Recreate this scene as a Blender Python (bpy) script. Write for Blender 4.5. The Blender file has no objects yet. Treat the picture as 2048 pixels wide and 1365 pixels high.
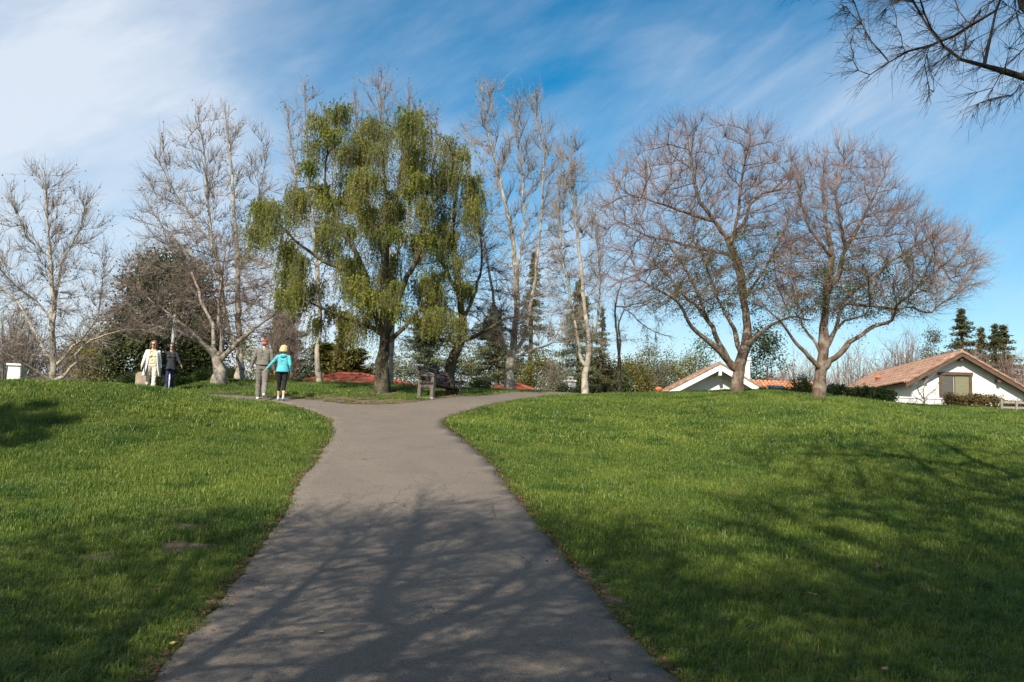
import bpy, bmesh, math, random
import numpy as np
from mathutils import Vector, Matrix

R = math.radians
scene = bpy.context.scene
C = scene.collection
RNG = np.random.default_rng(11)
random.seed(5)

# ------------------------------------------------------------------ camera
F = 1593.0                                   # focal length in photograph pixels (2048 wide)
PITCH, ROLL = R(6.0), R(2.2)
CAM = np.array([0.0, 0.0, 1.6])
cf = np.array([0, math.cos(PITCH), math.sin(PITCH)])
_u0 = np.array([0, -math.sin(PITCH), math.cos(PITCH)])
cr = np.array([math.cos(ROLL), 0, 0]) + math.sin(ROLL) * _u0
cu = math.cos(ROLL) * _u0 - np.array([math.sin(ROLL), 0, 0])
cam_d = bpy.data.cameras.new('camera')
cam = bpy.data.objects.new('camera', cam_d)
C.objects.link(cam)
cam_d.sensor_width = 36.0
cam_d.lens = 36.0 * F / 2048.0
cam_d.clip_start = 0.05
cam_d.clip_end = 3000
cam.matrix_world = Matrix(((cr[0], cu[0], -cf[0], CAM[0]), (cr[1], cu[1], -cf[1], CAM[1]),
                           (cr[2], cu[2], -cf[2], CAM[2]), (0, 0, 0, 1)))
scene.camera = cam

# ------------------------------------------------------------------ sky, sun, exposure
SUN_AZ, SUN_EL = R(200.0), R(39.0)           # sun stands behind the camera, to its left
world = bpy.data.worlds.new('World')
scene.world = world
world.use_nodes = True
wn, wl = world.node_tree.nodes, world.node_tree.links
wn.clear()
w_out = wn.new('ShaderNodeOutputWorld')
w_bg = wn.new('ShaderNodeBackground')
w_bg.inputs['Strength'].default_value = 0.096
w_sky = wn.new('ShaderNodeTexSky')
w_sky.sky_type = 'NISHITA'
w_sky.sun_disc = False
w_sky.sun_elevation = SUN_EL
w_sky.sun_rotation = SUN_AZ
w_sky.air_density = 1.0
w_sky.dust_density = 0.6
w_sky.ozone_density = 1.6
w_hsv = wn.new('ShaderNodeHueSaturation')
w_hsv.inputs['Hue'].default_value = 0.487
w_hsv.inputs['Saturation'].default_value = 1.58
w_hsv.inputs['Value'].default_value = 1.0
w_tc = wn.new('ShaderNodeTexCoord')
w_sep = wn.new('ShaderNodeSeparateXYZ')
wl.new(w_tc.outputs['Generated'], w_sep.inputs[0])


def wmath(op, a, b=None):
    n = wn.new('ShaderNodeMath')
    n.operation = op
    for i, v in enumerate((a, b)):
        if v is None:
            continue
        if isinstance(v, (int, float)):
            n.inputs[i].default_value = v
        else:
            wl.new(v, n.inputs[i])
    return n.outputs[0]


w_den = wmath('ADD', wmath('MAXIMUM', w_sep.outputs['Z'], 0.0), 0.22)
w_cx = wmath('DIVIDE', w_sep.outputs['X'], w_den)
w_cy = wmath('DIVIDE', w_sep.outputs['Y'], w_den)
w_comb = wn.new('ShaderNodeCombineXYZ')
wl.new(w_cx, w_comb.inputs[0])
wl.new(w_cy, w_comb.inputs[1])


def wnoise(scale, detail, rough, rot, sc, loc, dist=0.0):
    m = wn.new('ShaderNodeMapping')
    m.inputs['Rotation'].default_value = (0, 0, rot)
    m.inputs['Scale'].default_value = sc
    m.inputs['Location'].default_value = loc
    wl.new(w_comb.outputs[0], m.inputs['Vector'])
    n = wn.new('ShaderNodeTexNoise')
    n.inputs['Scale'].default_value = scale
    n.inputs['Detail'].default_value = detail
    n.inputs['Roughness'].default_value = rough
    n.inputs['Distortion'].default_value = dist
    wl.new(m.outputs[0], n.inputs['Vector'])
    return n.outputs['Fac']


def wramp(v, a, b):
    n = wn.new('ShaderNodeMapRange')
    n.interpolation_type = 'SMOOTHSTEP'
    n.inputs['From Min'].default_value = a
    n.inputs['From Max'].default_value = b
    wl.new(v, n.inputs['Value'])
    return n.outputs[0]


def wdir(scale, detail, rough, rot, sc, loc, dist=0.0):
    """noise on the sky dome itself, streaks tilted up to the right"""
    m = wn.new('ShaderNodeMapping')
    m.vector_type = 'TEXTURE'
    m.inputs['Rotation'].default_value = (0, rot, 0)
    m.inputs['Scale'].default_value = sc
    m.inputs['Location'].default_value = loc
    wl.new(w_tc.outputs['Generated'], m.inputs['Vector'])
    n = wn.new('ShaderNodeTexNoise')
    n.inputs['Scale'].default_value = scale
    n.inputs['Detail'].default_value = detail
    n.inputs['Roughness'].default_value = rough
    n.inputs['Distortion'].default_value = dist
    wl.new(m.outputs[0], n.inputs['Vector'])
    return n.outputs['Fac']


c_streak = wramp(wdir(2.1, 8, 0.58, R(-32), (2.4, 1.6, .62), (.3, .2, .1), 0.5), 0.36, 0.74)
c_fine = wramp(wdir(7.0, 6, 0.6, R(-38), (2.6, 1.4, .5), (0, 0, 0), 0.4), 0.25, 0.85)
c_bank = wramp(wmath('ADD', wmath('MULTIPLY', w_sep.outputs['X'], -1.0), wmath('MULTIPLY', wdir(2.6, 5, .55, R(-20), (1.4, 1.2, .8), (1.3, 0, .4), .5), 0.9)), 0.42, 0.86)
c_low = wramp(w_sep.outputs['Z'], 0.40, 0.0)
c_fac = wmath('MULTIPLY', c_streak, wmath('ADD', 0.24, wmath('MULTIPLY', c_fine, 0.46)))
c_fac = wmath('ADD', c_fac, wmath('MULTIPLY', c_bank, wmath('ADD', 0.36, wmath('MULTIPLY', c_streak, 0.34))))
c_fac = wmath('ADD', c_fac, wmath('MULTIPLY', c_low, 0.30))
c_fac = wmath('MINIMUM', c_fac, 0.88)
w_mix = wn.new('ShaderNodeMix')
w_mix.data_type = 'RGBA'
wl.new(c_fac, w_mix.inputs['Factor'])
wl.new(w_sky.outputs[0], w_hsv.inputs['Color'])
wl.new(w_hsv.outputs[0], w_mix.inputs['A'])
w_mix.inputs['B'].default_value = (5.6, 6.05, 6.7, 1)
wl.new(w_mix.outputs['Result'], w_bg.inputs['Color'])
wl.new(w_bg.outputs[0], w_out.inputs[0])

sun_d = bpy.data.lights.new('sun', 'SUN')
sun = bpy.data.objects.new('sun', sun_d)
C.objects.link(sun)
sun_d.energy = 4.7
sun_d.angle = R(0.53)
sun_d.color = (1.0, 0.91, 0.77)
SUNV = Vector((math.sin(SUN_AZ) * math.cos(SUN_EL), math.cos(SUN_AZ) * math.cos(SUN_EL), math.sin(SUN_EL)))
sun.rotation_euler = SUNV.to_track_quat('Z', 'Y').to_euler()
sun.location = SUNV * 60

scene.view_settings.view_transform = 'Standard'
scene.view_settings.look = 'None'
scene.view_settings.exposure = 0.60
scene.view_settings.gamma = 1.0
scene.cycles.max_bounces = 6
scene.cycles.transparent_max_bounces = 8


# ------------------------------------------------------------------ terrain and projection helpers
def S(a, b, x):
    t = np.clip((x - a) / (b - a), 0, 1)
    return t * t * (3 - 2 * t)


def seg_dist(x, y, a, b):
    a = np.array(a, float)
    d = np.array(b, float) - a
    t = np.clip(((x - a[0]) * d[0] + (y - a[1]) * d[1]) / (d @ d), 0, 1)
    return np.hypot(x - a[0] - t * d[0], y - a[1] - t * d[1])


def T(x, y):
    """height of the knoll"""
    x = np.asarray(x, float)
    y = np.asarray(y, float)
    z = 2.9 * S(5, 32, y)
    z = z + .62 * np.exp(-(np.minimum(x + 9.8, 0) / 14) ** 2 - (np.maximum(x + 9.8, 0) / 2.7) ** 2 - ((y - 19) / 3.6) ** 2)
    z = z + (.35 * S(3, 10, x) - .32 * S(9.5, 15, x)) * S(8, 20, y)
    z = z - .20 * S(5, 10, -x) * S(18, 23.5, y) * (1 - S(26.5, 31, y))
    z = z - .75 * S(10.5, 14.5, -x) * S(21, 30, y)
    z = z - .14 * np.exp(-(seg_dist(x, y, (-4, 21), (-17, 28.5)) / 2.2) ** 2)
    z = z + .02 * np.sin(x * 1.3 + .4 * y) * np.sin(y * 1.1 - .3 * x) + .012 * np.sin(2.9 * x + 1) * np.sin(2.3 * y)
    q = np.maximum(y - 31, 0)
    z = z - np.where(q < 11, .0045 * q * q, .0045 * 121 + .099 * (q - 11))
    return np.maximum(z, -3)


def Tz(x, y):
    return float(T(x, y))


def ray(px, py):
    d = cf + cr * (px - 1024) / F + cu * (682.5 - py) / F
    return d / d[1]


def at(px, py, Y):
    return CAM + ray(px, py) * Y


def ground(px, py):
    d = ray(px, py)
    ys = np.linspace(2, 34, 3200)
    P = CAM + d * ys[:, None]
    k = np.where(P[:, 2] < T(P[:, 0], P[:, 1]))[0]
    return P[k[0]] if len(k) else P[-1]


def xat(px, Y, py=780):
    return at(px, py, Y)[0]


# ------------------------------------------------------------------ object helpers
def tag(o, label=None, cat=None, group=None, kind=None):
    if label:
        o['label'] = label
    if cat:
        o['category'] = cat
    if group:
        o['group'] = group
    if kind:
        o['kind'] = kind
    return o


def empty(name, loc=(0, 0, 0), rz=0.0, label=None, cat=None, group=None):
    o = bpy.data.objects.new(name, None)
    C.objects.link(o)
    o.empty_display_size = 0.3
    o.location = loc
    o.rotation_euler = (0, 0, rz)
    return tag(o, label, cat, group)


def link(name, me, mats, parent=None):
    o = bpy.data.objects.new(name, me)
    C.objects.link(o)
    if mats is not None and not me.materials:
        for m in (mats if isinstance(mats, (list, tuple)) else [mats]):
            me.materials.append(m)
    if parent is not None:
        o.parent = parent
    return o


def np_mesh(name, verts, quads=None, tris=None, smooth=False):
    me = bpy.data.meshes.new(name)
    verts = np.asarray(verts, np.float32).reshape(-1, 3)
    nq = 0 if quads is None else len(quads)
    nt = 0 if tris is None else len(tris)
    me.vertices.add(len(verts))
    me.vertices.foreach_set('co', verts.ravel())
    me.loops.add(nq * 4 + nt * 3)
    me.polygons.add(nq + nt)
    li, ls = [], []
    if nq:
        li.append(np.asarray(quads, np.int32).ravel())
        ls.append(np.arange(nq, dtype=np.int32) * 4)
    if nt:
        li.append(np.asarray(tris, np.int32).ravel())
        ls.append(nq * 4 + np.arange(nt, dtype=np.int32) * 3)
    me.loops.foreach_set('vertex_index', np.concatenate(li))
    me.polygons.foreach_set('loop_start', np.concatenate(ls))
    me.polygons.foreach_set('use_smooth', np.full(nq + nt, smooth))
    me.update(calc_edges=True)
    return me


class MB:
    """collects simple solids into one mesh"""

    def __init__(self):
        self.v, self.f = [], []

    def add(self, v, f):
        n = len(self.v)
        self.v += [tuple(p) for p in v]
        self.f += [tuple(i + n for i in q) for q in f]
        return self

    def box(self, c, s, rz=0.0, rx=0.0, ry=0.0):
        m = Matrix.Rotation(rz, 3, 'Z') @ Matrix.Rotation(ry, 3, 'Y') @ Matrix.Rotation(rx, 3, 'X')
        v = []
        for k in range(8):
            p = Vector(((k & 1) - .5, ((k >> 1) & 1) - .5, ((k >> 2) & 1) - .5))
            v.append(Vector(c) + m @ Vector((p.x * s[0], p.y * s[1], p.z * s[2])))
        return self.add(v, [(0, 2, 3, 1), (4, 5, 7, 6), (0, 1, 5, 4), (2, 6, 7, 3), (0, 4, 6, 2), (1, 3, 7, 5)])

    def bar(self, a, b, w, h, up=(0, 0, 1)):
        a, b, up = Vector(a), Vector(b), Vector(up)
        t = (b - a).normalized()
        s = t.cross(up).normalized()
        n = s.cross(t)
        v = [p + s * i * w / 2 + n * j * h / 2 for p in (a, b) for i, j in ((-1, -1), (1, -1), (1, 1), (-1, 1))]
        return self.add(v, [(3, 2, 1, 0), (4, 5, 6, 7), (0, 1, 5, 4), (1, 2, 6, 5), (2, 3, 7, 6), (3, 0, 4, 7)])

    def prism(self, poly, d):
        """polygon (list of 3d points) extruded by vector d"""
        n = len(poly)
        d = Vector(d)
        v = [Vector(p) for p in poly] + [Vector(p) + d for p in poly]
        f = [tuple(range(n))[::-1], tuple(range(n, 2 * n))]
        f += [(i, (i + 1) % n, n + (i + 1) % n, n + i) for i in range(n)]
        return self.add(v, f)

    def lathe(self, c, prof, n=16, axis=None):
        v, f = [], []
        for r, z in prof:
            for k in range(n):
                a = 2 * math.pi * k / n
                v.append((c[0] + r * math.cos(a), c[1] + r * math.sin(a), c[2] + z))
        for i in range(len(prof) - 1):
            for k in range(n):
                f.append((i * n + k, i * n + (k + 1) % n, (i + 1) * n + (k + 1) % n, (i + 1) * n + k))
        f.append(tuple(range(n))[::-1])
        f.append(tuple((len(prof) - 1) * n + k for k in range(n)))
        return self.add(v, f)

    def ell(self, c, r, nu=12, nv=8, m=None):
        v, f = [], []
        m = m or Matrix.Identity(3)
        for i in range(1, nv):
            ph = math.pi * i / nv
            for k in range(nu):
                th = 2 * math.pi * k / nu
                p = Vector((r[0] * math.sin(ph) * math.cos(th), r[1] * math.sin(ph) * math.sin(th), r[2] * math.cos(ph)))
                v.append(Vector(c) + m @ p)
        v.append(Vector(c) + m @ Vector((0, 0, r[2])))
        v.append(Vector(c) + m @ Vector((0, 0, -r[2])))
        top, bot = len(v) - 2, len(v) - 1
        for i in range(nv - 2):
            for k in range(nu):
                f.append((i * nu + k, (i + 1) * nu + k, (i + 1) * nu + (k + 1) % nu, i * nu + (k + 1) % nu))
        for k in range(nu):
            f.append((top, k, (k + 1) % nu))
            f.append((bot, (nv - 2) * nu + (k + 1) % nu, (nv - 2) * nu + k))
        return self.add(v, f)

    def capsule(self, a, b, ra, rb, n=10):
        a, b = Vector(a), Vector(b)
        t = (b - a)
        L = t.length
        t = t / L if L > 1e-6 else Vector((0, 0, 1))
        q = t.to_track_quat('Z', 'Y').to_matrix()
        prof = [(ra * math.cos(x), ra * math.sin(x)) for x in np.linspace(-math.pi / 2 + .05, 0, 4)]
        prof += [(rb * math.cos(x), L + rb * math.sin(x)) for x in np.linspace(0, math.pi / 2 - .05, 4)]
        v, f = [], []
        for r, z in prof:
            for k in range(n):
                w = 2 * math.pi * k / n
                v.append(a + q @ Vector((r * math.cos(w), r * math.sin(w), z)))
        for i in range(len(prof) - 1):
            for k in range(n):
                f.append((i * n + k, i * n + (k + 1) % n, (i + 1) * n + (k + 1) % n, (i + 1) * n + k))
        f.append(tuple(range(n))[::-1])
        f.append(tuple((len(prof) - 1) * n + k for k in range(n)))
        return self.add(v, f)

    def mesh(self, name, smooth=False):
        me = bpy.data.meshes.new(name)
        me.from_pydata([tuple(p) for p in self.v], [], self.f)
        me.update()
        if smooth:
            me.polygons.foreach_set('use_smooth', np.full(len(me.polygons), True))
        return me

    def build(self, name, mat, parent=None, smooth=False):
        return link(name, self.mesh(name, smooth), mat, parent)


# ------------------------------------------------------------------ materials
def new_mat(name):
    m = bpy.data.materials.new(name)
    m.use_nodes = True
    nt = m.node_tree
    return m, nt.nodes, nt.links, nt.nodes['Principled BSDF']


def sock(nodes, links, target, v):
    if isinstance(v, (int, float)):
        target.default_value = v
    elif isinstance(v, tuple):
        target.default_value = v if len(v) == 4 else (*v, 1)
    else:
        links.new(v, target)


def mixc(nodes, links, fac, a, b, blend='MIX'):
    n = nodes.new('ShaderNodeMix')
    n.data_type = 'RGBA'
    n.blend_type = blend
    sock(nodes, links, n.inputs['Factor'], fac)
    sock(nodes, links, n.inputs['A'], a)
    sock(nodes, links, n.inputs['B'], b)
    return n.outputs['Result']


def noise_fac(nodes, links, scale, detail=4, rough=.55, lo=.3, hi=.7, stretch=(1, 1, 1), dist=0., coord='pos'):
    n = nodes.new('ShaderNodeTexNoise')
    n.inputs['Scale'].default_value = scale
    n.inputs['Detail'].default_value = detail
    n.inputs['Roughness'].default_value = rough
    n.inputs['Distortion'].default_value = dist
    m = nodes.new('ShaderNodeMapping')
    m.inputs['Scale'].default_value = stretch
    if coord == 'pos':
        g = nodes.new('ShaderNodeNewGeometry')
        links.new(g.outputs['Position'], m.inputs['Vector'])
    else:
        g = nodes.new('ShaderNodeTexCoord')
        links.new(g.outputs['Object'], m.inputs['Vector'])
    links.new(m.outputs[0], n.inputs['Vector'])
    r = nodes.new('ShaderNodeMapRange')
    r.inputs['From Min'].default_value = lo
    r.inputs['From Max'].default_value = hi
    links.new(n.outputs['Fac'], r.inputs['Value'])
    return r.outputs[0]


def surf(name, a, b, scale=6, rough=.8, stretch=(1, 1, 1), bump=.2, bscale=30, c=None, cscale=1.5, spec=.3, dist=.01):
    """two (three) tone procedural surface with fine relief"""
    m, n, l, p = new_mat(name)
    col = mixc(n, l, noise_fac(n, l, scale, stretch=stretch), a, b)
    if c:
        col = mixc(n, l, noise_fac(n, l, cscale, lo=.45, hi=.65), col, c)
    l.new(col, p.inputs['Base Color'])
    p.inputs['Roughness'].default_value = rough
    p.inputs['Specular IOR Level'].default_value = spec
    if bump:
        bn = n.new('ShaderNodeBump')
        bn.inputs['Strength'].default_value = bump
        bn.inputs['Distance'].default_value = dist
        l.new(noise_fac(n, l, bscale, lo=0, hi=1, stretch=stretch), bn.inputs['Height'])
        l.new(bn.outputs[0], p.inputs['Normal'])
    return m


def leafy(name, a, b, c=None, trans=.3, rough=.6, nscale=.8):
    """leaf or blade: colour differs from leaf to leaf and clump to clump"""
    m, n, l, p = new_mat(name)
    g = n.new('ShaderNodeNewGeometry')
    col = mixc(n, l, g.outputs['Random Per Island'], a, b)
    if c:
        col = mixc(n, l, noise_fac(n, l, nscale, lo=.42, hi=.66), col, c)
    l.new(col, p.inputs['Base Color'])
    p.inputs['Roughness'].default_value = rough
    p.inputs['Specular IOR Level'].default_value = .25
    t = n.new('ShaderNodeBsdfTranslucent')
    l.new(col, t.inputs['Color'])
    ms = n.new('ShaderNodeMixShader')
    ms.inputs[0].default_value = trans
    l.new(p.outputs[0], ms.inputs[1])
    l.new(t.outputs[0], ms.inputs[2])
    l.new(ms.outputs[0], n['Material Output'].inputs[0])
    return m


M = {}
M['bark_pale'] = surf('bark_pale', (.33, .29, .235), (.50, .455, .375), 3.5, .85, (1, 1, .45), .5, 22, c=(.24, .20, .15), cscale=5)
M['bark_grey'] = surf('bark_grey', (.30, .26, .22), (.46, .42, .36), 5, .9, (1, 1, .35), .6, 26, c=(.17, .13, .10), cscale=4)
M['bark_brown'] = surf('bark_brown', (.060, .042, .030), (.20, .138, .095), 13, .9, (1, 1, .22), 1.0, 30, c=(.25, .21, .175), cscale=4, dist=.03)
M['bark_dark'] = surf('bark_dark', (.030, .023, .018), (.095, .072, .05), 13, .92, (1, 1, .2), 1.0, 28, c=(.13, .12, .075), cscale=5, dist=.03)
M['twig_pale'] = surf('twig_pale', (.19, .155, .125), (.31, .26, .21), 2, .85, bump=0)
M['twig_brown'] = surf('twig_brown', (.15, .115, .09), (.25, .20, .16), 2, .85, bump=0)
M['twig_purple'] = surf('twig_purple', (.165, .11, .088), (.275, .19, .155), 1.2, .8, bump=0)
M['twig_dark'] = surf('twig_dark', (.05, .04, .035), (.11, .085, .07), 2, .85, bump=0)
M['seed'] = surf('seed', (.10, .06, .04), (.17, .11, .07), 9, .9, bump=0)
M['willow_leaf'] = leafy('willow_leaf', (.155, .185, .022), (.30, .30, .042), (.115, .16, .025), .42)
M['ivy_leaf'] = leafy('ivy_leaf', (.045, .075, .015), (.11, .145, .035), None, .25)
M['oak_leaf'] = leafy('oak_leaf', (.018, .030, .010), (.045, .065, .020), (.06, .075, .022), .15, .5)
M['hedge_leaf'] = leafy('hedge_leaf', (.035, .07, .014), (.085, .13, .03), (.12, .15, .05), .25, .5)
M['cedar_leaf'] = leafy('cedar_leaf', (.15, .18, .10), (.26, .28, .16), (.09, .115, .06), .3)
M['pine_leaf'] = leafy('pine_leaf', (.08, .10, .04), (.18, .19, .075), (.19, .16, .075), .4)
M['olive_leaf'] = leafy('olive_leaf', (.10, .11, .025), (.20, .19, .05), (.24, .20, .06), .3)
M['yellow_leaf'] = leafy('yellow_leaf', (.26, .23, .02), (.36, .30, .04), None, .3)
M['russet_leaf'] = leafy('russet_leaf', (.16, .07, .04), (.17, .15, .05), (.09, .11, .03), .25)
M['far_leaf'] = leafy('far_leaf', (.09, .10, .055), (.14, .145, .085), (.14, .12, .10), .2)
M['asphalt'] = None
M['stucco'] = surf('stucco', (.72, .70, .66), (.80, .78, .74), 2.5, .9, bump=.25, bscale=60, dist=.006)
M['white_paint'] = surf('white_paint', (.74, .73, .71), (.80, .79, .77), 3, .6, bump=.1)
M['brown_wood'] = surf('brown_wood', (.085, .05, .035), (.13, .08, .055), 5, .7, (1, 1, 1), .3, 30)
M['tile_clay'] = surf('tile_clay', (.27, .15, .10), (.42, .27, .19), 7, .88, bump=.2, c=(.20, .115, .085), cscale=3)
M['tile_orange'] = surf('tile_orange', (.50, .21, .10), (.60, .30, .16), 4, .85, bump=.2, c=(.34, .15, .08), cscale=3)
M['tile_red'] = surf('tile_red', (.25, .062, .038), (.36, .105, .065), 5, .85, bump=.2, c=(.17, .05, .035), cscale=4)
M['tile_dark'] = surf('tile_dark', (.075, .06, .055), (.13, .105, .095), 4, .9, bump=.2)
M['pot'] = surf('pot', (.48, .14, .06), (.56, .2, .1), 6, .8, bump=.1)
M['stone'] = surf('stone', (.34, .26, .18), (.50, .40, .29), 14, .95, bump=.8, bscale=30, c=(.28, .22, .17), cscale=5)
M['bench_wood'] = surf('bench_wood', (.022, .017, .015), (.075, .058, .048), 7, .85, (1, 1, 5), .6, 30, c=(.12, .105, .095), cscale=6)
M['bench_post'] = surf('bench_post', (.07, .06, .052), (.17, .15, .13), 9, .9, (1, 1, .3), .5, 30)
M['concrete'] = surf('concrete', (.36, .34, .30), (.46, .44, .40), 8, .9, bump=.3)
M['pole_green'] = surf('pole_green', (.17, .21, .18), (.30, .33, .29), 6, .7, (1, 1, .3), .2, 30, c=(.5, .5, .46), cscale=2)
M['grey_wood'] = surf('grey_wood', (.22, .20, .18), (.33, .30, .27), 7, .9, (1, 1, .3), .4, 30)
M['vent_metal'] = surf('vent_metal', (.05, .05, .055), (.09, .09, .10), 5, .4, bump=0, spec=.5)


def glass_mat(name, col, rough=.08):
    m, n, l, p = new_mat(name)
    p.inputs['Base Color'].default_value = (*col, 1)
    p.inputs['Roughness'].default_value = rough
    p.inputs['Specular IOR Level'].default_value = .6
    return m


M['pane_screen'] = glass_mat('pane_screen', (.085, .08, .07), .35)
M['pane_blind'] = surf('pane_blind', (.17, .16, .095), (.22, .21, .13), 3, .5, (1, 1, 9), .1)
M['skylight'] = glass_mat('skylight', (.03, .05, .08), .05)

# asphalt with aggregate, worn patches and hairline cracks
m, n, l, p = new_mat('asphalt')
col = mixc(n, l, noise_fac(n, l, 0.55, 5, .6, .35, .65), (.152, .123, .096), (.212, .174, .138))
col = mixc(n, l, noise_fac(n, l, 95, 3, .6, .36, .64), mixc(n, l, .55, col, (.05, .042, .036)), mixc(n, l, .30, col, (.42, .37, .31)))
col = mixc(n, l, noise_fac(n, l, 3.2, 6, .65, .58, .74), col, mixc(n, l, .45, col, (.07, .062, .056)))
vo = n.new('ShaderNodeTexVoronoi')
vo.feature = 'DISTANCE_TO_EDGE'
vo.inputs['Scale'].default_value = .62
g_ = n.new('ShaderNodeNewGeometry')
nd = n.new('ShaderNodeTexNoise')
nd.inputs['Scale'].default_value = 2.2
nd.inputs['Detail'].default_value = 6
l.new(g_.outputs['Position'], nd.inputs['Vector'])
vm = n.new('ShaderNodeVectorMath')
vm.operation = 'MULTIPLY_ADD'
vm.inputs[1].default_value = (.55, .55, .55)
l.new(nd.outputs['Color'], vm.inputs[0])
l.new(g_.outputs['Position'], vm.inputs[2])
l.new(vm.outputs[0], vo.inputs['Vector'])
cr_r = n.new('ShaderNodeMapRange')
cr_r.inputs['From Min'].default_value = .0012
cr_r.inputs['From Max'].default_value = .0042
cr_r.inputs['To Min'].default_value = 1
cr_r.inputs['To Max'].default_value = 0
l.new(vo.outputs['Distance'], cr_r.inputs['Value'])
cm = n.new('ShaderNodeMath')
cm.operation = 'MULTIPLY'
l.new(cr_r.outputs[0], cm.inputs[0])
l.new(noise_fac(n, l, .55, 3, .5, .50, .60), cm.inputs[1])
col = mixc(n, l, noise_fac(n, l, 24, 4, .6, .4, .75), col, mixc(n, l, .3, col, (.06, .05, .042)))
col = mixc(n, l, cm.outputs[0], col, (.05, .042, .036))
l.new(col, p.inputs['Base Color'])
p.inputs['Roughness'].default_value = .88
p.inputs['Specular IOR Level'].default_value = .3
bn = n.new('ShaderNodeBump')
bn.inputs['Strength'].default_value = .9
bn.inputs['Distance'].default_value = .010
l.new(noise_fac(n, l, 95, 3, .6, 0, 1), bn.inputs['Height'])
l.new(bn.outputs[0], p.inputs['Normal'])
M['asphalt'] = m

# lawn soil: thatch green, bare earth where the 'dirt' attribute says so
m, n, l, p = new_mat('lawn_soil')
at_ = n.new('ShaderNodeAttribute')
at_.attribute_name = 'dirt'
gcol = mixc(n, l, noise_fac(n, l, 1.1, 5, .6), (.035, .062, .010), (.075, .105, .022))
gcol = mixc(n, l, noise_fac(n, l, 45, 3, .6), gcol, (.045, .05, .016))
dcol = mixc(n, l, noise_fac(n, l, 9, 6, .7), (.13, .085, .055), (.21, .155, .11))
dcol = mixc(n, l, noise_fac(n, l, 60, 3, .6, .5, .7), dcol, (.06, .04, .028))
mr = n.new('ShaderNodeMath')
mr.operation = 'ADD'
l.new(at_.outputs['Fac'], mr.inputs[0])
l.new(noise_fac(n, l, 7, 5, .65, .2, 3.2), mr.inputs[1])
mr2 = n.new('ShaderNodeMapRange')
mr2.inputs['From Min'].default_value = .45
mr2.inputs['From Max'].default_value = .75
l.new(mr.outputs[0], mr2.inputs['Value'])
l.new(mixc(n, l, mr2.outputs[0], gcol, dcol), p.inputs['Base Color'])
p.inputs['Roughness'].default_value = .95
p.inputs['Specular IOR Level'].default_value = .1
bn = n.new('ShaderNodeBump')
bn.inputs['Strength'].default_value = .8
bn.inputs['Distance'].default_value = .02
l.new(noise_fac(n, l, 40, 4, .6, 0, 1), bn.inputs['Height'])
l.new(bn.outputs[0], p.inputs['Normal'])
M['soil'] = m

# grass blades
m, n, l, p = new_mat('grass_blade')
g_ = n.new('ShaderNodeNewGeometry')
oi = n.new('ShaderNodeObjectInfo')
col = mixc(n, l, g_.outputs['Random Per Island'], (.048, .108, .013), (.185, .255, .045))
col = mixc(n, l, noise_fac(n, l, .5, 5, .65, .45, .66), col, (.205, .265, .042))
col = mixc(n, l, noise_fac(n, l, 1.0, 4, .6, .52, .68, (1, 1.3, 1)), col, (.045, .105, .016))
col = mixc(n, l, noise_fac(n, l, 2.4, 5, .65, .61, .73), col, (.25, .205, .065))
l.new(col, p.inputs['Base Color'])
p.inputs['Roughness'].default_value = .42
p.inputs['Specular IOR Level'].default_value = .35
t_ = n.new('ShaderNodeBsdfTranslucent')
l.new(col, t_.inputs['Color'])
ms = n.new('ShaderNodeMixShader')
ms.inputs[0].default_value = .3
l.new(p.outputs[0], ms.inputs[1])
l.new(t_.outputs[0], ms.inputs[2])
l.new(ms.outputs[0], n['Material Output'].inputs[0])
M['grass'] = m
M['dry_leaf'] = leafy('dry_leaf', (.19, .105, .055), (.30, .20, .12), None, .15, .7)
M['yellow_fallen'] = leafy('yellow_fallen', (.50, .36, .10), (.58, .46, .20), None, .15, .6)
M['litter'] = leafy('litter', (.09, .045, .022), (.24, .13, .065), None, .1, .8)


# ------------------------------------------------------------------ path outline on the terrain
def resample(P, step):
    P = np.asarray(P, float)
    d = np.r_[0, np.cumsum(np.linalg.norm(np.diff(P, axis=0), axis=1))]
    k = max(2, int(round(d[-1] / step)) + 1)
    s = np.linspace(0, d[-1], k)
    return np.stack([np.interp(s, d, P[:, i]) for i in range(P.shape[1])], 1)


def smooth_line(P, it=2):
    P = np.array(P, float)
    for _ in range(it):
        Q = P.copy()
        Q[1:-1] = .5 * P[1:-1] + .25 * (P[:-2] + P[2:])
        P = Q
    return P


LEFT = [(-1.55, -6), (-1.72, 1.0), (-2.0, 4.4)] + [tuple(ground(*q)[:2]) for q in
        ((393, 1269), (455, 1184), (513, 1112), (560, 1047), (588, 989), (625, 931), (649, 903), (667, 868), (666, 846), (646, 831), (618, 822))]
LEFT += [(-6.6, 22.75), (-7.6, 23.35), (-8.7, 23.9), (-10.2, 24.6), (-13, 25.8), (-18, 27.6)]
RIGHT = [(1.9, -6), (1.5, 1.0), (1.2, 4.4)] + [tuple(ground(*q)[:2]) for q in
         ((1241, 1244), (1174, 1175), (1098, 1079), (1057, 1032), (1022, 982), (993, 941), (960, 906), (922, 877), (883, 852), (880, 843), (893, 834), (931, 824), (975, 812), (1040, 799))]
RIGHT += [(1.6, 27.2), (3.0, 29.3), (5.0, 32.5)]
UPPER = [(3.4, 33.2), (1.5, 30.3), (.1, 27.6), (-.75, 25.7), (-1.76, 24.55), (-2.6, 23.4), (-3.75, 22.6), (-4.3, 22.6), (-5.2, 23.0), (-6.2, 23.5),
         (-7.6, 24.4), (-9.6, 25.5), (-12.4, 26.9), (-17.6, 29.2)]
LEFT = resample(smooth_line(resample(LEFT, .5), 3), .16)
RIGHT = resample(smooth_line(resample(RIGHT, .5), 3), .16)
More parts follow.
